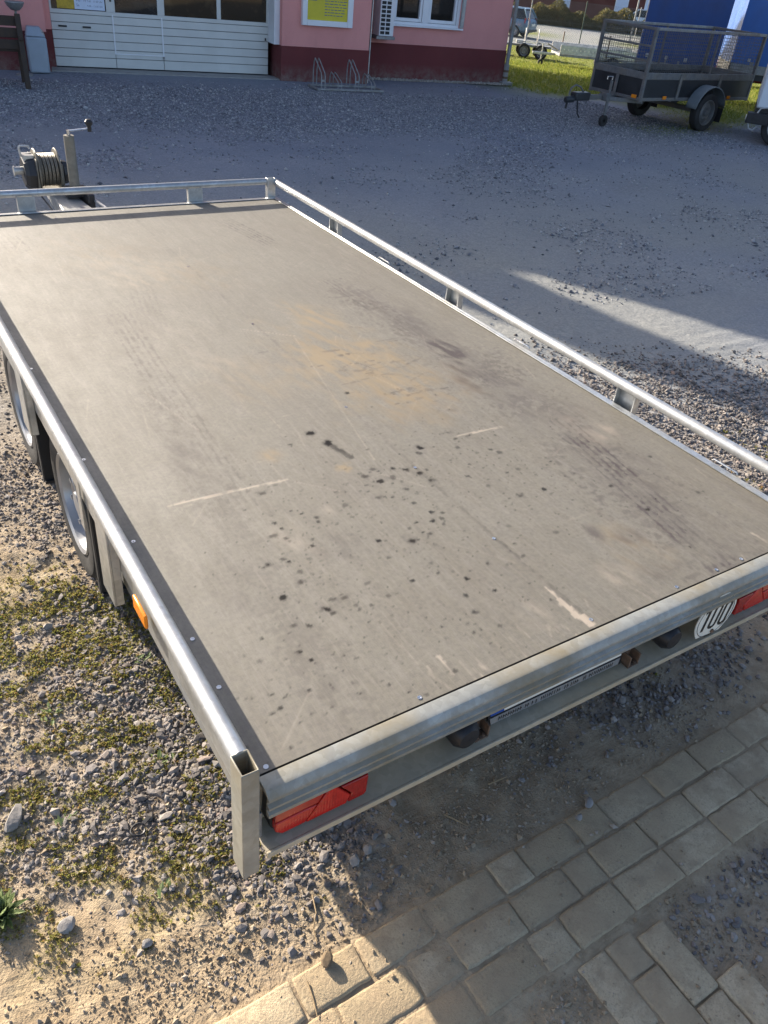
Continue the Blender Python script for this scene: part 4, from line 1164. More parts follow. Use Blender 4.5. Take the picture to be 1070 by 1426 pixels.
# garage door
gd = MB(); gd.box(.0, 3.60, .06, .10, .03, 2.68)
gdo = bp('garage_door', gd, 'door_groove', smooth=False)
WZ0, WZ1 = .835, 1.62
levels = [.03, .175, .295, .42, .545, .66, .775]
wx = [(.0, .86), (.86, 1.02), (1.02, 1.68), (1.68, 1.81), (1.81, 2.69), (2.69, 2.75), (2.75, 3.58)]
for i in range(len(levels) - 1):
    z0, z1 = levels[i], levels[i + 1] - .006
    for (x0, x1) in ((.0, .953), (.957, 1.745), (1.749, 3.60)):
        b = MB(); b.box(x0 + .002, x1 - .002, .03, .0595, z0 + .003, z1); bp('door_panel', b, 'door_white', gdo, bevel=.003)
b = MB(); b.box(.0, 3.60, .026, .0595, .7765, .834); bp('window_rail', b, 'door_white', gdo, bevel=.003)
b = MB(); b.box(.0, 3.60, .026, .0595, 1.62, 2.66); bp('top_panel', b, 'door_white', gdo)
for x0, x1 in ((0, .03), (.865, 1.005), (1.685, 1.80), (2.685, 2.755), (3.565, 3.60)):
    b = MB(); b.box(x0, x1, .026, .0595, .8345, 1.6195); bp('window_post', b, 'door_white', gdo, bevel=.003)
for x0, x1 in ((.03, .865), (1.005, 1.685), (1.80, 2.685), (2.755, 3.565)):
    b = MB(); b.box(x0, x1, .046, .0595, .8345, 1.6195); bp('window_pane', b, 'glass_brown' if x0 > 1.7 else 'glass', gdo, smooth=False)
for x in (.955, 1.747):
    b = MB(); b.box(x - .011, x + .011, .020, .0295, .235, .80); bp('wicket_trim', b, 'frame_white', gdo)
b = MB(); b.box(.968, 1.735, .022, .0295, .236, .25); bp('wicket_trim', b, 'frame_white', gdo)
for x in (.165, .535):
    b = MB(); b.box(x - .065, x + .065, .012, .0295, .59, .615); bp('door_handle', b, 'plastic', gdo, bevel=.004)
b = MB(); b.box(3.535, 3.56, .02, .0295, .56, .60); bp('door_lock', b, 'plastic', gdo)
b = MB(); b.box(.925, .955, .014, .0255, .98, 1.10); bp('door_lock', b, 'plastic', gdo, bevel=.004)
b = MB(); b.box(1.73, 1.76, .012, .0295, .20, .235); bp('hinge', b, 'galv_dull', gdo)

# house window
wi = MB(); wi.box(6.13, 7.63, YR + .10, YR + .12, .92, 2.2); wo2 = bp('window', wi, 'glass', smooth=False)
for x0, x1, z0, z1 in ((6.13, 6.20, .98, 2.2), (7.56, 7.63, .98, 2.2), (6.13, 7.63, .92, .979), (6.80, 6.94, .98, 2.2)):
    b = MB(); b.box(x0, x1, YR + .02, YR + .0995, z0, z1); bp('window_frame', b, 'frame_white', wo2, bevel=.006)
for x0, x1 in ((6.205, 6.795), (6.945, 7.555)):
    for a in ((x0, x0 + .05, .985, 2.2), (x1 - .05, x1, .985, 2.2), (x0 + .0505, x1 - .0505, .985, 1.04)):
        b = MB(); b.box(a[0], a[1], YR + .035, YR + .098, a[2], a[3]); bp('sash', b, 'frame_white', wo2, bevel=.005)
b = MB(); b.box(6.08, 7.68, YR - .09, YR + .0195, .905, .935); bp('window_sill', b, 'frame_white', wo2, bevel=.004)
b = MB(); b.box(7.632, 7.70, YR - .05, YR - .001, .94, 2.2); bp('shutter_rail', b, 'galv', wo2, bevel=.004)
# downpipe
b = MB(); b.tube([(8.86, YR - .03, .35), (8.86, YR - .03, 4)], .04, 14); dp_ = bp('downpipe', b, 'galv_dull')
b = MB(); b.tube([(8.86, YR - .03, .0), (8.86, YR - .03, .36)], .055, 14); bp('standpipe', b, 'concrete', dp_)
for z in (.10, .22):
    b = MB(); b.cyl((8.86, YR - .03, z), (8.86, YR - .03, z + .04), .057, n=14); bp('pipe_band', b, 'rust', dp_)
b = MB(); b.box(8.74, 8.99, YR - .16, YR - .02, -.02, .05); bp('drain_block', b, 'concrete', dp_, bevel=.01)

# things on the facade
def ft_obj(name, label, cat): return thing(name, label, cat, BL, FA)
t = ft_obj('notice_board', 'yellow price board in a white frame on the pink pier', 'notice board')
b = MB(); b.box(4.04, 4.98, -.47, -.4215, .88, 2.0); obj('backing', b, M['frame_white'], t, smooth=False)
for x0, x1, z0, z1 in ((4.04, 4.13, .88, 2.0), (4.88, 4.98, .88, 2.0), (4.1305, 4.8795, .88, .965)):
    b = MB(); b.box(x0, x1, -.50, -.4705, z0, z1); obj('frame', b, M['frame_white'], t, bevel=.005)
b = MB(); b.box(4.131, 4.879, -.476, -.471, .966, 2.0); obj('yellow_panel', b, M['yellow'], t, smooth=False)
b = MB()
for k, z in enumerate(np.arange(1.04, 1.5, .042)):
    x = 4.45 if k < 7 else 4.2
    while x < 4.80:
        l = random.uniform(.02, .08); b.box(x, x + l, -.4775, -.4765, z, z + .012); x += l + .015
    if k in (5, 8, 9): b.box(4.18, 4.18 + random.uniform(.1, .22), -.4775, -.4765, z, z + .01)
obj('lettering', b, M['text_blue'], t, smooth=False, kind='stuff')
t = ft_obj('opening_hours_poster', 'pale blue opening hours poster behind the garage door window', 'poster')
b = MB(); b.box(.385, .85, .0435, .0455, .845, 1.5); obj('sheet', b, M['paper_blue'], t, smooth=False)
b = MB(); b.box(.03 + .09, .384, .0435, .0455, .845, 1.4); obj('gold_sheet', b, M['poster_gold'], t, smooth=False)
def text(s, x, z, size, parent, y=.043):
    c = bpy.data.curves.new('lettering', 'FONT'); c.body = s; c.size = size; c.resolution_u = 2
    o = bpy.data.objects.new('tmp', c); COL.objects.link(o)
    dg = bpy.context.evaluated_depsgraph_get()
    me = bpy.data.meshes.new_from_object(o.evaluated_get(dg))
    bpy.data.objects.remove(o)
    q = bpy.data.objects.new('lettering', me); COL.objects.link(q); me.materials.append(M['text_blue'])
    q.parent = parent; q.location = (x, y, z); q.rotation_euler = (R(90), 0, 0)
text('Mo - Fr', .415, .95, .052, t); text('7.00 - 17.00 Uhr', .58, .95, .036, t)
text('Sa', .415, .885, .052, t); text('9.00 - 13.00 Uhr', .58, .885, .036, t)
b = MB(); b.box(.52, .67, .0425, .0433, 1.03, 1.07); obj('gold_mark', b, M['poster_gold'], t, smooth=False)
# air unit
t = ft_obj('air_conditioner', 'white louvred air unit on a bracket left of the house window', 'air conditioner')
b = MB(); b.box(5.76, 6.06, YR - .30, YR - .0005, .745, 1.55); obj('case', b, M['frame_white'], t, bevel=.01)
for i in range(10):
    for j in range(2):
        b = MB(); x = 5.785 + j * .105; z = .775 + i * .068; b.box(x, x + .085, YR - .304, YR - .3003, z, z + .05); obj('grille_slot', b, M['black_print'], t, smooth=False)
b = MB(); b.box(5.72, 6.10, YR - .30, YR - .001, .69, .74); obj('bracket', b, M['galv_dull'], t, bevel=.004)
# bicycle rack
t = ft_obj('bicycle_rack', 'galvanised bicycle rack with tall and short wheel loops before the pier', 'bicycle rack')
b = MB()
for y in (-.96, -1.40):
    b.bar((4.02, y, .03), (5.26, y, .03), .04, .03)
for x in (4.02, 5.26): b.bar((x, -.96, .03), (x, -1.40, .03), .03, .03)
obj('base_frame', b, M['galv_dull'], t, bevel=.004)
for k, (x, hh) in enumerate(((4.09, .45), (4.40, .25), (4.72, .45), (5.03, .25))):
    for e in (0, .065):
        b = MB(); yb, yf = -.98, -1.38
        b.tube([(x + e, yb, .03), (x + e, yb, hh * .62), (x + e, yb - .03, hh * .9), (x + e, yb - .06, hh), (x + e, yb - .10, hh * .97), (x + e, yf + .03, hh * .60), (x + e, yf, hh * .48), (x + e, yf, .03)], .010, 8)
        obj('wheel_loop', b, M['galv_dull'], t)
    b = MB(); b.bar((x, -1.38, hh * .35), (x + .065, -1.38, hh * .35), .012, .03); obj('loop_brace', b, M['galv_dull'], t)
# bin, ashtray, bench
t = ft_obj('waste_bin', 'blue-grey metal waste bin with slanted top beside the garage door', 'waste bin')
b = MB(); b.hexa([(-.46, -.68, .01), (-.17, -.68, .01), (-.17, -.44, .01), (-.46, -.44, .01), (-.46, -.68, .50), (-.17, -.68, .50), (-.17, -.44, .50), (-.46, -.44, .50)]); obj('body', b, M['bin_blue'], t, bevel=.025)
b = MB(); b.hexa([(-.455, -.675, .505), (-.175, -.675, .505), (-.175, -.445, .505), (-.455, -.445, .505), (-.42, -.60, .63), (-.24, -.60, .63), (-.24, -.46, .63), (-.42, -.46, .63)]); obj('hood', b, M['bin_blue'], t, bevel=.012)
b = MB(); b.bar((-.225, -.63, .60), (-.19, -.66, .53), .02, .01); obj('flap_edge', b, M['steel'], t)
t = ft_obj('ashtray_stand', 'grey bowl ashtray on a thin post beside the bench', 'ashtray')
b = MB(); b.cyl((-.56, -.85, 0), (-.56, -.85, .86), .018, n=10); b.cyl((-.56, -.85, 0), (-.56, -.85, .02), .12, n=16); obj('post', b, M['galv_dull'], t)
b = MB(); b.lathe([(.001, -.11), (.06, -.10), (.11, -.05), (.135, 0), (.13, .01), (.1, -.0), (.001, -.02)], (-.56, -.85, .95), (0, 0, 1), 20); obj('bowl', b, M['galv_dull'], t)
t = ft_obj('bench', 'dark wooden bench with plank back at the left edge of the yard', 'bench')
for x in (-.62, -2.2):
    b = MB(); b.bar((x, -2.1, .0), (x, -1.95, .90), .07, .07); obj('back_leg', b, M['wood_dark'], t, bevel=.006)
    b = MB(); b.bar((x, -1.5, .0), (x, -1.55, .46), .07, .07); obj('front_leg', b, M['wood_dark'], t, bevel=.006)
    b = MB(); b.bar((x, -2.06, .62), (x, -1.5, .62), .06, .05); obj('armrest', b, M['wood_dark'], t, bevel=.006)
for z in (.53, .67, .81):
    b = MB(); b.box(-2.35, -.58, -1.93 + (.81 - z) * -.15, -1.90 + (.81 - z) * -.15, z - .06, z + .06); obj('back_plank', b, M['wood_dark'], t, bevel=.006)
for y in (-1.88, -1.74, -1.60):
    b = MB(); b.box(-2.35, -.58, y - .06, y + .06, .44, .475); obj('seat_plank', b, M['wood_dark'], t, bevel=.006)

# ------------------------------------------------------------------ mesh-sided box trailer
def wire_grid(b, O, U, V, lu, lv, pu, pv, r=.0016):
    O = np.array(O, float); U = np.array(U, float); V = np.array(V, float)
    def thin(a, c):
        d = n_(c - a); s = n_(np.cross(d, np.cross(U, V)))
        nn = n_(np.cross(U, V))
        p = [a + r * s, a - r * .5 * s + r * .87 * nn, a - r * .5 * s - r * .87 * nn]
        q = [x + (c - a) for x in p]
        b.add(p + q, [(0, 1, 4, 3), (1, 2, 5, 4), (2, 0, 3, 5)])
    for u in np.arange(pu / 2, lu, pu): thin(O + U * u, O + U * u + V * lv)
    for v in np.arange(pv / 2, lv, pv): thin(O + V * v, O + V * v + U * lu)
    return b
bt = thing('box_trailer', 'small dark box trailer with wire mesh sides, grey mudguards and jockey wheel', 'trailer', (12.36, 8.88, 0), .056)
def xp(name, mb, mat, parent=None, **kw): return obj(name, mb, M[mat], parent or bt, **kw)
x0, x1, y0, y1 = -1.54, 1.46, .12, 1.22
zb, zm, zt = .47, .86, 1.48
for (nm, a) in (('side_panel', (x0 + .03, x1 - .03, y0, y0 + .02)), ('side_panel', (x0 + .03, x1 - .03, y1 - .02, y1)), ('front_panel', (x0, x0 + .02, y0 + .03, y1 - .03)), ('tail_panel', (x1 - .02, x1, y0 + .03, y1 - .03))):
    b = MB(); b.box(a[0], a[1], a[2], a[3], zb + .03, zm - .10); xp(nm, b, 'panel_dark', smooth=False)
    b = MB(); o_ = .008
    b.box(a[0] - o_ * ('front' in nm), a[1] + o_ * ('tail' in nm), a[2] - o_ * (a[2] == y0), a[3] + o_ * (a[3] == y1), zm - .0995, zm); xp('top_rail', b, 'galv_old', bevel=.006)
    b = MB(); b.box(a[0] - o_ * ('front' in nm), a[1] + o_ * ('tail' in nm), a[2] - o_ * (a[2] == y0), a[3] + o_ * (a[3] == y1), zb - .02, zb + .0295); xp('bottom_rail', b, 'galv_old', bevel=.006)
b = MB(); b.box(x0 + .03, x1 - .03, y0 + .03, y1 - .03, zb - .01, zb + .02); xp('floor', b, 'board_dark', smooth=False)
for x in (-.63, .47):
    for y, e in ((y0 - .012, -1), (y1 + .012, 1)):
        b = MB(); b.bar((x, y, zb), (x, y, zm - .01), .06, .024); xp('stake', b, 'galv_old', bevel=.004)
for y in (.67,):
    b = MB(); b.box(x0 - .024, x0 - .009, y - .03, y + .03, zb - .03, zm - .10); xp('stake', b, 'galv_old', bevel=.003)
for x, y in ((x0, y0), (x0, y1), (x1, y0), (x1, y1)):
    b = MB(); b.box(x - .03 * (x > 0) - .01, x + .03 * (x < 0) + .01, y - .01 - .03 * (y == y1), y + .01 + .03 * (y == y0), zb - .03, zt); xp('corner_post', b, 'galv_old', bevel=.004)
for y in (y0 + .005, y1 - .005):
    b = MB(); b.bar((x0 + .02, y, zt - .02), (x1 - .02, y, zt - .02), .03, .04); xp('mesh_rail', b, 'galv_dull', bevel=.004)
for x in (x0 + .005, x1 - .005):
    for z in ((zt - .02, .04), (1.22, .028), (1.02, .028)):
        if x > 0 and z[0] < 1.4: continue
        b = MB(); b.bar((x, y0 + .02, z[0]), (x, y1 - .02, z[0]), .028, z[1]); xp('mesh_rail', b, 'galv_old', bevel=.004)
b = MB(); b.bar((.12, y0 + .006, zm), (.12, y0 + .006, zt - .04), .025, .025); xp('mesh_post', b, 'galv_old')
b = MB(); b.bar((.12, y1 - .006, zm), (.12, y1 - .006, zt - .04), .025, .025); xp('mesh_post', b, 'galv_old')
for y in (y0 + .006, y1 - .006):
    b = MB(); wire_grid(b, (x0 + .03, y, zm), (1, 0, 0), (0, 0, 1), x1 - x0 - .06, zt - zm - .04, .05, .05, .0032); xp('wire_mesh', b, 'galv_old', smooth=False, kind='stuff')
for x in (x0 + .006, x1 - .006):
    b = MB(); wire_grid(b, (x, y0 + .03, zm), (0, 1, 0), (0, 0, 1), y1 - y0 - .06, zt - zm - .04, .05, .05, .0032); xp('wire_mesh', b, 'galv_old', smooth=False, kind='stuff')
WX = .06
for yc, e in ((-.02, -1), (1.36, 1)):
    wheel(bt, (WX, yc, .295), (0, e, 0), .295, .16, off=(0, 0, 0), rim='galv_old')
    b = MB(); n_a = 12; vs = []; fs = []
    for i in range(n_a + 1):
        t_ = R(8 + 164 * i / n_a)
        for rr_, yy_ in ((.36, -.11), (.375, -.10), (.375, .10), (.36, .11)):
            vs.append((WX - rr_ * math.cos(t_) * 1.12, yc + yy_, .31 + rr_ * math.sin(t_) * 1.05))
    for i in range(n_a):
        for j in range(3): fs.append((i * 4 + j, i * 4 + j + 1, i * 4 + 5 + j, i * 4 + 4 + j))
    b.add(vs, fs); o = xp('mudguard', b, 'fender'); m = o.modifiers.new('thick', 'SOLIDIFY'); m.thickness = .008
    b = MB(); b.box(WX + .40, WX + .41, yc - .09, yc + .09, .14, .36); xp('mud_flap', b, 'rubber', smooth=False)
b = MB(); b.box(WX - .03, WX + .03, .06, 1.28, .26, .33); xp('axle', b, 'galv_old', smooth=False)
for x in (-.95, .84):
    b = MB(); b.box(x - .045, x + .045, y0 - .022, y0 - .009, zb + .005, zb + .055); xp('side_marker', b, 'amber', bevel=.004)
b = MB(); b.box(x0 - .022, x0 - .0085, y0 + .08, y0 + .18, zb + .01, zb + .06); xp('front_marker', b, 'amber', bevel=.004)
b = MB(); b.bar((-.4, .67, .42), (-2.40, .67, .43), .07, .07); xp('drawbar', b, 'galv_old', bevel=.006)
for e in (-1, 1):
    b = MB(); b.bar((-1.3, .67 + e * .42, .42), (-1.85, .67 + e * .05, .42), .05, .06); xp('drawbar_arm', b, 'galv_old', bevel=.005)
b = MB(); b.box(-2.52, -2.18, .60, .74, .38, .50); b.cyl((-2.5, .67, .40), (-2.68, .67, .39), .05, n=14); xp('coupling', b, 'panel_dark', bevel=.02)
b = MB(); b.tube([(-2.62, .67, .45), (-2.60, .67, .56), (-2.5, .67, .60), (-2.38, .67, .57), (-2.3, .67, .50)], .013, 8); xp('coupling_handle', b, 'galv_old')
b = MB(); b.tube([(-2.45, .62, .38), (-2.42, .6, .2), (-2.36, .6, .14)], .012, 8); b.tube([(-2.62, .68, .38), (-2.63, .68, .26)], .018, 8); xp('breakaway_cable', b, 'plastic')
b = MB(); b.cyl((-1.80, .56, .68), (-1.80, .56, .16), .024, n=12); jw = xp('jockey_stand', b, 'galv_old')
b = MB(); b.lathe([(.03, -.025), (.085, -.025), (.09, 0), (.085, .025), (.03, .025)], (-1.80, .56, .09), (0, 1, 0), 20); xp('jockey_wheel', b, 'tyre', jw)
b = MB(); b.tube([(-1.80, .56, .69), (-1.80, .56, .74), (-1.92, .56, .74), (-1.92, .56, .70)], .010, 8); xp('crank', b, 'steel', jw)
b = MB(); b.box(-1.86, -1.74, .54, .66, .38, .50); xp('clamp', b, 'galv_old', jw, bevel=.01)

# ------------------------------------------------------------------ white trailer cut by the right edge
wt = thing('box_van_trailer', 'white box trailer with dark chassis cut off by the right edge', 'trailer', (12.58, 8.0, 0), -.95)
def yp(name, mb, mat, parent=None, **kw): return obj(name, mb, M[mat], parent or wt, **kw)
b = MB(); b.box(0, 3.2, -.1, 1.5, .52, 2.2); yp('body', b, 'trailer_white', bevel=.03)
b = MB(); b.box(-.012, .0, -.06, 1.46, .60, 2.1); yp('front_panel', b, 'trailer_white', bevel=.004)
b = MB(); b.box(.0, 3.2, -.06, 1.46, .40, .515); yp('chassis', b, 'panel_dark', smooth=False)
b = MB(); b.box(-.10, .25, -.22, -.05, .30, .46); yp('lamp_box', b, 'plastic', bevel=.01)
b = MB(); b.cyl((-.101, -.135, .38), (-.115, -.135, .38), .04, n=14); yp('marker_lamp', b, 'sign_white')
b = MB(); b.tube([(-.05, -.14, .30), (-.02, -.14, .22), (.05, -.14, .20), (.1, -.14, .26)], .014, 8); yp('hook', b, 'galv')
b = MB(); b.tube([(.05, -.14, .46), (.08, -.14, .53), (.18, -.14, .55), (.25, -.14, .46)], .014, 8); yp('handle', b, 'galv')
wheel(wt, (.46, -.02, .29), (0, -1, 0), .29, .17, off=(0, 0, 0), rim='galv_dull')
wheel(wt, (.46, 1.42, .29), (0, 1, 0), .29, .17, off=(0, 0, 0), rim='galv_dull')

# ------------------------------------------------------------------ tarpaulin trailers
def tarp_trailer(name, label, loc, rz, L, W_, mat, z_off=0):
    t = thing(name, label, 'trailer', loc, rz, 'blue tarpaulin trailers')
    def q(nm, mb, m, parent=None, **kw): return obj(nm, mb, M[m], parent or t, **kw)
    b = MB(); b.box(0, L, 0, W_, .50, .62); q('chassis', b, 'panel_dark', smooth=False)
    for i in range(2):
        b = MB(); b.box(i * L / 2 + .01, (i + 1) * L / 2 - .01, -.02, .01, .62, .86); q('drop_side', b, 'galv_dull', bevel=.005)
        b = MB(); b.box(i * L / 2 + .01, (i + 1) * L / 2 - .01, W_ - .01, W_ + .02, .62, .86); q('drop_side', b, 'galv_dull', bevel=.005)
    b = MB(); b.box(-.02, .01, .02, W_ - .02, .62, .86); q('front_board', b, 'galv_dull', bevel=.005)
    b = MB(); b.box(L - .01, L + .02, .02, W_ - .02, .62, .86); q('tail_board', b, 'galv_dull', bevel=.005)
    # tarpaulin with slight folds
    b = MB(); n = 26; h0, h1 = .80, 2.5
    ring_ = []
    for (ax, ay, bx_, by_) in ((0, 0, L, 0), (L, 0, L, W_), (L, W_, 0, W_), (0, W_, 0, 0)):
        for i in range(n):
            s_ = i / n; nx2, ny2 = (by_ - ay), -(bx_ - ax); ll = math.hypot(nx2, ny2)
            wv = .006 * math.sin(s_ * 31 + ax) + .004 * math.sin(s_ * 77)
            ring_.append((ax + (bx_ - ax) * s_ + nx2 / ll * (.025 + wv), ay + (by_ - ay) * s_ + ny2 / ll * (.025 + wv)))
    K = len(ring_)
    b.add([(x, y, h0) for x, y in ring_] + [(x, y, h1) for x, y in ring_], [(i, (i + 1) % K, K + (i + 1) % K, K + i) for i in range(K)] + [tuple(range(K, 2 * K))])
    q('tarpaulin', b, mat)
    for i in range(4):
        x = L * (i + .5) / 4
        b = MB(); b.box(x - .03, x + .03, -.05, -.036, .86, .93); q('strap_buckle', b, 'galv', bevel=.004)
    for yc, e in ((.12, -1), (W_ - .12, 1)):
        wheel(t, (L * .52, yc, .29), (0, e, 0), .29, .18, off=(0, 0, 0), rim='galv_dull')
    return t
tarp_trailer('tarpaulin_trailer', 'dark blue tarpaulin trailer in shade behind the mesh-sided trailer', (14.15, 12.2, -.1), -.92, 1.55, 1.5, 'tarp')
tarp_trailer('tarpaulin_trailer', 'brighter blue tarpaulin trailer at the right edge behind the mesh-sided trailer', (17.5, 12.4, -.12), -.75, 3.0, 1.6, 'tarp_sunlit')

# ------------------------------------------------------------------ low trailers on the lawn
def low_trailer(label, loc, rz, L, W_, style):
    z = float(terrain(np.array(loc[0]), np.array(loc[1])))
    t = thing('low_trailer', label, 'trailer', (loc[0], loc[1], z), rz, 'low trailers on the lawn')
    def q(nm, mb, m, parent=None, **kw): return obj(nm, mb, M[m], parent or t, **kw)
    b = MB(); b.box(-L / 2, L / 2, -W_ / 2, W_ / 2, .42, .50); q('platform', b, 'galv_dull', bevel=.006)
    for e in (-1, 1):
        for x in ((-.36, .36) if style == 'bike' else (.5,)):
            wheel(t, (x, e * (W_ / 2 + .09), .27), (0, e, 0), .27, .16, off=(0, 0, 0), rim='galv_dull')
            b = MB(); b.box(x - .30, x + .30, e * (W_ / 2 + .09) - .09, e * (W_ / 2 + .09) + .09, .56, .575); q('mudguard', b, 'fender', bevel=.004)
    b = MB(); b.bar((-L / 2, 0, .42), (-L / 2 - .9, 0, .42), .08, .08); q('drawbar', b, 'galv', bevel=.006)
    b = MB(); b.cyl((-L / 2 - .5, .1, .75), (-L / 2 - .5, .1, .15), .025, n=10); jw = q('jockey_stand', b, 'galv')
    b = MB(); b.lathe([(.03, -.03), (.1, -.03), (.105, 0), (.1, .03), (.03, .03)], (-L / 2 - .5, .1, .105), (0, 1, 0), 18); q('jockey_wheel', b, 'tyre', jw)
    if style == 'bike':
        for x in (-.35, .2):
            b = MB(); b.tube([(x, -.22, .5), (x, -.20, .95), (x, -.12, 1.05), (x, .12, 1.05), (x, .20, .95), (x, .22, .5)], .02, 8); q('wheel_chock_hoop', b, 'galv')
        b = MB(); b.box(L / 2 - .1, L / 2 - .06, -.03, .03, .5, 1.1); q('stake', b, 'rust')
        b = MB(); b.box(-.7, -.3, -.15, .15, .5, .62); q('wheel_chock', b, 'galv')
    else:
        for e in (-1, 1):
            b = MB(); b.box(-L / 2, L / 2, e * W_ / 2 - .02, e * W_ / 2 + .02, .505, .80); sd = q('side_board', b, 'galv', bevel=.004)
            for x in np.arange(-L / 2 + .15, L / 2, .16):
                b = MB(); b.cyl((x, e * (W_ / 2 + .021), .66), (x, e * (W_ / 2 + .024), .66), .028, n=8); q('lashing_hole', b, 'sign_white', sd)
        b = MB(); b.bar((-L / 2, -.3, .6), (-L / 2 - .35, 0, .75), .05, .05); q('winch_post', b, 'galv')
        b = MB(); b.box(.2, .24, -W_ / 2 - .05, -W_ / 2 - .022, .5, 1.25); q('stake', b, 'rust')
    return t
low_trailer('low motorcycle trailer with wheel hoops on the lawn near the parked car', (26.1, 28.9), R(-36), 2.7, .9, 'bike')
low_trailer('low dark flat trailer half hidden by the corner of the pink building', (24.3, 31.2), R(-36), 2.4, 1.0, 'bike')
low_trailer('low trailer with perforated side boards on the lawn behind the mesh-sided trailer', (25.6, 24.6), R(-28), 3.2, 1.3, 'board')

# ------------------------------------------------------------------ cars
def car(name, label, loc, rz, mat, L=4.1, W_=1.72, Ht=1.46, estate=True):
    z = float(terrain(np.array(loc[0]), np.array(loc[1])))
    t = thing(name, label, 'car', (loc[0], loc[1], z), rz, 'parked cars')
    def q(nm, mb, m, parent=None, **kw): return obj(nm, mb, M[m], parent or t, **kw)
    # side outline, x forward; loft of cross sections
    st = [(-L / 2, .35, .80, .70), (-L / 2 + .06, .28, .98, .80), (-L / 2 + .25, .22, 1.0, .86), (-L * .2, .2, .98, .86), (L * .12, .2, .97, .86), (L * .3, .2, .93, .85), (L / 2 - .25, .22, .82, .80), (L / 2 - .04, .3, .66, .68), (L / 2, .38, .55, .6)]
    b = MB(); n = 0; vs = []; fs = []
    for (x, z0, z1, w_) in st:
        hw = w_ * W_ / 1.72
        sec = [(-hw * .92, z0), (-hw, z0 + .15), (-hw * 1.0, (z0 + z1) / 2 + .05), (-hw * .93, z1 - .05), (-hw * .82, z1), (hw * .82, z1), (hw * .93, z1 - .05), (hw, (z0 + z1) / 2 + .05), (hw, z0 + .15), (hw * .92, z0)]
        vs += [(x, a, c) for a, c in sec]
    k = 10
    for i in range(len(st) - 1):
        for j in range(k): fs.append((i * k + j, i * k + (j + 1) % k, (i + 1) * k + (j + 1) % k, (i + 1) * k + j))
    fs += [tuple(range(k)), tuple((len(st) - 1) * k + j for j in range(k))]
    b.add(vs, fs); body = q('body', b, mat, ang=40); m = body.modifiers.new('sub', 'SUBSURF'); m.levels = 1; m.render_levels = 1
    xr0, xr1, xf0, xf1 = -L / 2 + .12, -L / 2 + .52, L * .08, L * .27
    hw0, hw1 = W_ * .44, W_ * .33
    zc0, zc1 = .95, Ht
    def cab(x0_, x1_, x2_, x3_, w0, w1, za, zb_):
        return MB().hexa([(x0_, -w0, za), (x3_, -w0, za), (x3_, w0, za), (x0_, w0, za), (x1_, -w1, zb_), (x2_, -w1, zb_), (x2_, w1, zb_), (x1_, w1, zb_)])
    q('cabin', cab(xr0, xr1 - .05, xf0 - .03, xf1, hw0, hw1, zc0, zc1 - .02), 'glass', bevel=.03)
    b = MB(); b.hexa([(xr1 - .16, -hw1 - .03, zc1 - .04), (xf0 + .02, -hw1 - .03, zc1 - .04), (xf0 + .02, hw1 + .03, zc1 - .04), (xr1 - .16, hw1 + .03, zc1 - .04), (xr1 - .02, -hw1 + .06, zc1 + .02), (xf0 - .15, -hw1 + .06, zc1 + .02), (xf0 - .15, hw1 - .06, zc1 + .02), (xr1 - .02, hw1 - .06, zc1 + .02)]); q('roof', b, mat, bevel=.03)
    for e in (-1, 1):
        for (xa, xb) in ((xr0 - .01, xr1 - .08), (-L * .1, -L * .1), (xf1 + .01, xf0 - .02)):
            b = MB(); b.bar((xa, e * (hw0 + .005), zc0 - .02), (xb, e * (hw1 + .012), zc1 - .02), .03, .09); q('pillar', b, mat, bevel=.008)
        b = MB(); b.hexa([(-L / 2 - .005, e * W_ * .30, .74), (-L / 2 + .20, e * W_ * .475, .74), (-L / 2 + .25, e * W_ * .49, .78), (-L / 2 + .02, e * W_ * .31, .78), (-L / 2 + .03, e * W_ * .30, 1.0), (-L / 2 + .22, e * W_ * .45, 1.02), (-L / 2 + .27, e * W_ * .455, 1.0), (-L / 2 + .08, e * W_ * .31, 1.02)]); q('tail_lamp', b, 'red_lens', bevel=.01)
        b = MB(); b.box(L / 2 - .22, L / 2 - .10, e * W_ * .30 - .1, e * W_ * .30 + .1, .62, .74); q('headlamp', b, 'frame_white', bevel=.02)
        for x in (-L * .31, L * .31):
            wheel(t, (x, e * (W_ / 2 - .07), .31), (0, e, 0), .31, .2, off=(0, 0, 0), rim='rim')
    b = MB(); b.box(-L / 2 - .045, -L / 2 - .01, -.26, .26, .62, .73); q('number_plate', b, 'sign_white', bevel=.004)
    b = MB(); b.box(-L / 2 - .03, -L / 2 + .1, -W_ * .44, W_ * .44, .32, .45); q('rear_bumper', b, 'plastic', bevel=.03)
    return t
car('parked_car', 'silver-blue hatchback parked beyond the lawn beside the building corner', (34.9, 41.9), R(118), 'car_silver')
car('parked_car', 'white car on the far road left of the dark blue tarpaulin', (58.2, 52.6), R(150), 'car_white', 4.3)
car('parked_car', 'white car seen between the two blue tarpaulin trailers', (44.5, 30.5), R(150), 'car_white', 4.6, 1.85, 1.75)
car('parked_car', 'low maroon-striped white car in the gap between the tarpaulin trailers', (31.0, 21.2), R(150), 'car_maroon', 4.0)

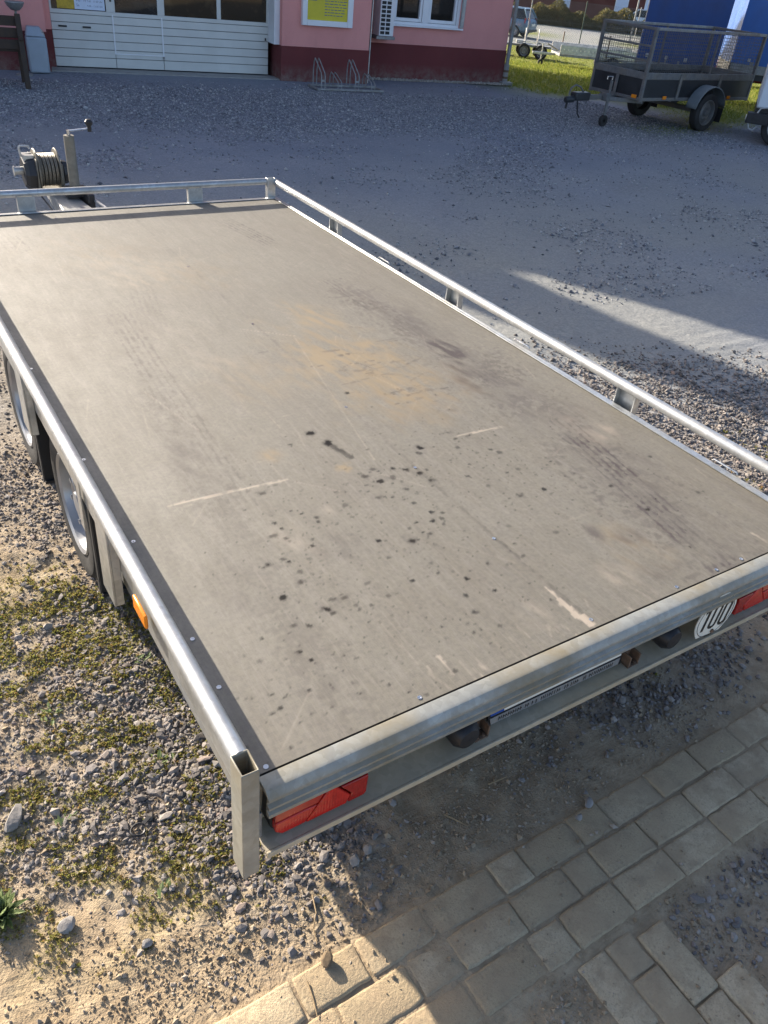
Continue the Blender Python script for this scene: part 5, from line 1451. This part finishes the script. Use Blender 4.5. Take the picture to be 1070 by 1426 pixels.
# ------------------------------------------------------------------ fence, hedge, far houses
def LD(lt, D):      # lateral, depth -> world
    x = CX + lt * GY + D * GX; y = CY - lt * GX + D * GY
    return x, y
fc_ = thing('chain_link_fence', 'chain-link fence with slim steel posts beyond the lawn', 'fence', (*LD(8, 52.6), 0), math.atan2(-GX, GY))
z52 = -1.41
FO = np.array((*LD(8, 52.6), 0))
for i in range(10):
    b = MB(); b.cyl((-12 + i * 3.0, 0, z52 - .05), (-12 + i * 3.0, 0, z52 + 2.15), .03, n=8); obj('fence_post', b, M['galv_dull'] if i % 2 else simple('fence_green', (.03, .06, .04), .5), fc_)
b = MB()
for z in (.05, 1.05, 2.05): b.bar((-12, .035, z52 + z), (15, .035, z52 + z), .006, .006)
obj('line_wire', b, M['galv_dull'], fc_, smooth=False)
b = MB(); Hh = 2.0; pt = .13
for x in np.arange(-12 - Hh, 15, pt):
    for s_ in (1, -1):
        a = np.array((x if s_ > 0 else x + Hh, .03, z52 + .05)); c = np.array((x + Hh if s_ > 0 else x, .03, z52 + .05 + Hh))
        r_ = .0042; b.add([a + (r_, 0, 0), a + (-r_, 0, 0), a + (0, r_, 0), c + (r_, 0, 0), c + (-r_, 0, 0), c + (0, r_, 0)], [(0, 1, 4, 3), (1, 2, 5, 4), (2, 0, 3, 5)])
obj('wire_mesh', b, M['galv_dull'], fc_, smooth=False, kind='stuff')
lp = MB(); X0, Y0 = LD(12.7, 62); lp.cyl((X0, Y0, -1.6), (X0, Y0, 5.5), .06, .045, n=10)
lp.tube([(X0, Y0, 5.5), (X0 + .3, Y0, 5.8), (X0 + 1.1, Y0, 5.9)], .035, 8)
tag(obj('street_lamp', lp, M['galv_dull'], None), 'thin grey lamp post standing by the far road', 'street lamp')
# hedge
def hedge(label, la, lb, D0, hgt, seed, n=9000):
    rg = np.random.default_rng(seed)
    lt = rg.uniform(la, lb, n); u = rg.uniform(-1, 1, n); v = rg.uniform(0, 1, n)
    prof_ = hgt * (.75 + .22 * np.sin(lt * 1.3 + seed) + .14 * np.sin(lt * 3.7))
    wv = .75 * np.sqrt(np.clip(1 - (v - .3) ** 2 * 1.2, .1, 1))
    x = CX + lt * GY + (D0 + u * wv) * GX; y = CY - lt * GX + (D0 + u * wv) * GY
    z = -1.5 + v * prof_
    c = np.stack([x, y, z], -1); a = n_(rg.normal(size=(n, 3))); s_ = n_(np.cross(a, rg.normal(size=(n, 3))))
    sz_ = rg.uniform(.05, .12, n)[:, None]
    V = np.stack([c - a * sz_, c + s_ * sz_ * .55, c + a * sz_, c - s_ * sz_ * .55], 1).reshape(-1, 3)
    t = thing('hedge', label, 'hedge', (*LD((la + lb) / 2, D0), -1.5))
    o = big_mesh('foliage', V - np.array((*LD((la + lb) / 2, D0), -1.5)), np.arange(n * 4).reshape(-1, 4), M['hedge']); o.parent = t
    b = MB()
    for k in range(int((lb - la) / .7)):
        p_ = np.array(LD(la + .35 + k * .7, D0)) - np.array(LD((la + lb) / 2, D0)); b.tube([(p_[0], p_[1], 0), (p_[0] + .1, p_[1], hgt * .5)], .03, 6)
    obj('stems', b, M['wood_dark'], t, kind='stuff')
hedge('brown-green clipped hedge behind the silver car along the far road', 3, 16, 71.5, 1.55, 3, 16000)
hedge('olive hedge along the far road right of the lamp post', 16.3, 30, 71.8, 1.4, 5, 14000)
def far_house(label, la, lb, D0, hgt, wm, wins, dp=8):
    ox, oy = LD(la, D0); t = thing('house', label, 'house', (ox, oy, -1.6), math.atan2(-GX, GY))
    b = MB(); b.box(0, lb - la, 0, dp, 0, hgt); obj('wall', b, M[wm], t, smooth=False)
    b = MB(); Lh = lb - la; b.hexa([(-.4, -.4, hgt + .001), (Lh + .4, -.4, hgt + .001), (Lh + .4, dp + .4, hgt + .001), (-.4, dp + .4, hgt + .001), (1, dp / 2 - .1, hgt + 2.4), (Lh - 1, dp / 2 - .1, hgt + 2.4), (Lh - 1, dp / 2 + .1, hgt + 2.4), (1, dp / 2 + .1, hgt + 2.4)]); obj('roof', b, M['roof'], t, smooth=False)
    for (x, z, w_, h_) in wins:
        b = MB(); b.box(x - .08, x + w_ + .08, -.04, .0, z - .08, z + h_ + .08); wf = obj('window', b, M['frame_white'], t, smooth=False)
        b = MB(); b.box(x, x + w_, -.055, -.041, z, z + h_); obj('pane', b, M['paper_blue'], wf, smooth=False)
    b = MB(); b.box(Lh * .2, Lh * .2 + .9, -.06, .0, 0, 2.0); obj('door', b, M['board_dark'], t, smooth=False)
    return t
far_house('dark red brick house behind the hedge across the road', 1, 22, 78, 4.2, 'brick_far', [(8.4, 1.15, 1.0, 1.3), (13.2, 1.3, .9, 1.2), (15.6, 1.3, .9, 1.2), (3, 1.2, 1, 1.3)])
far_house('cream house with dark frames seen between the blue tarpaulins', 23, 42, 80, 5.2, 'wall_cream', [(1.5, 1.2, 1.1, 1.5), (4.5, 1.2, 1.1, 1.5), (7.5, 1.2, 1.1, 1.5), (11, 1.2, 1.1, 1.5)])
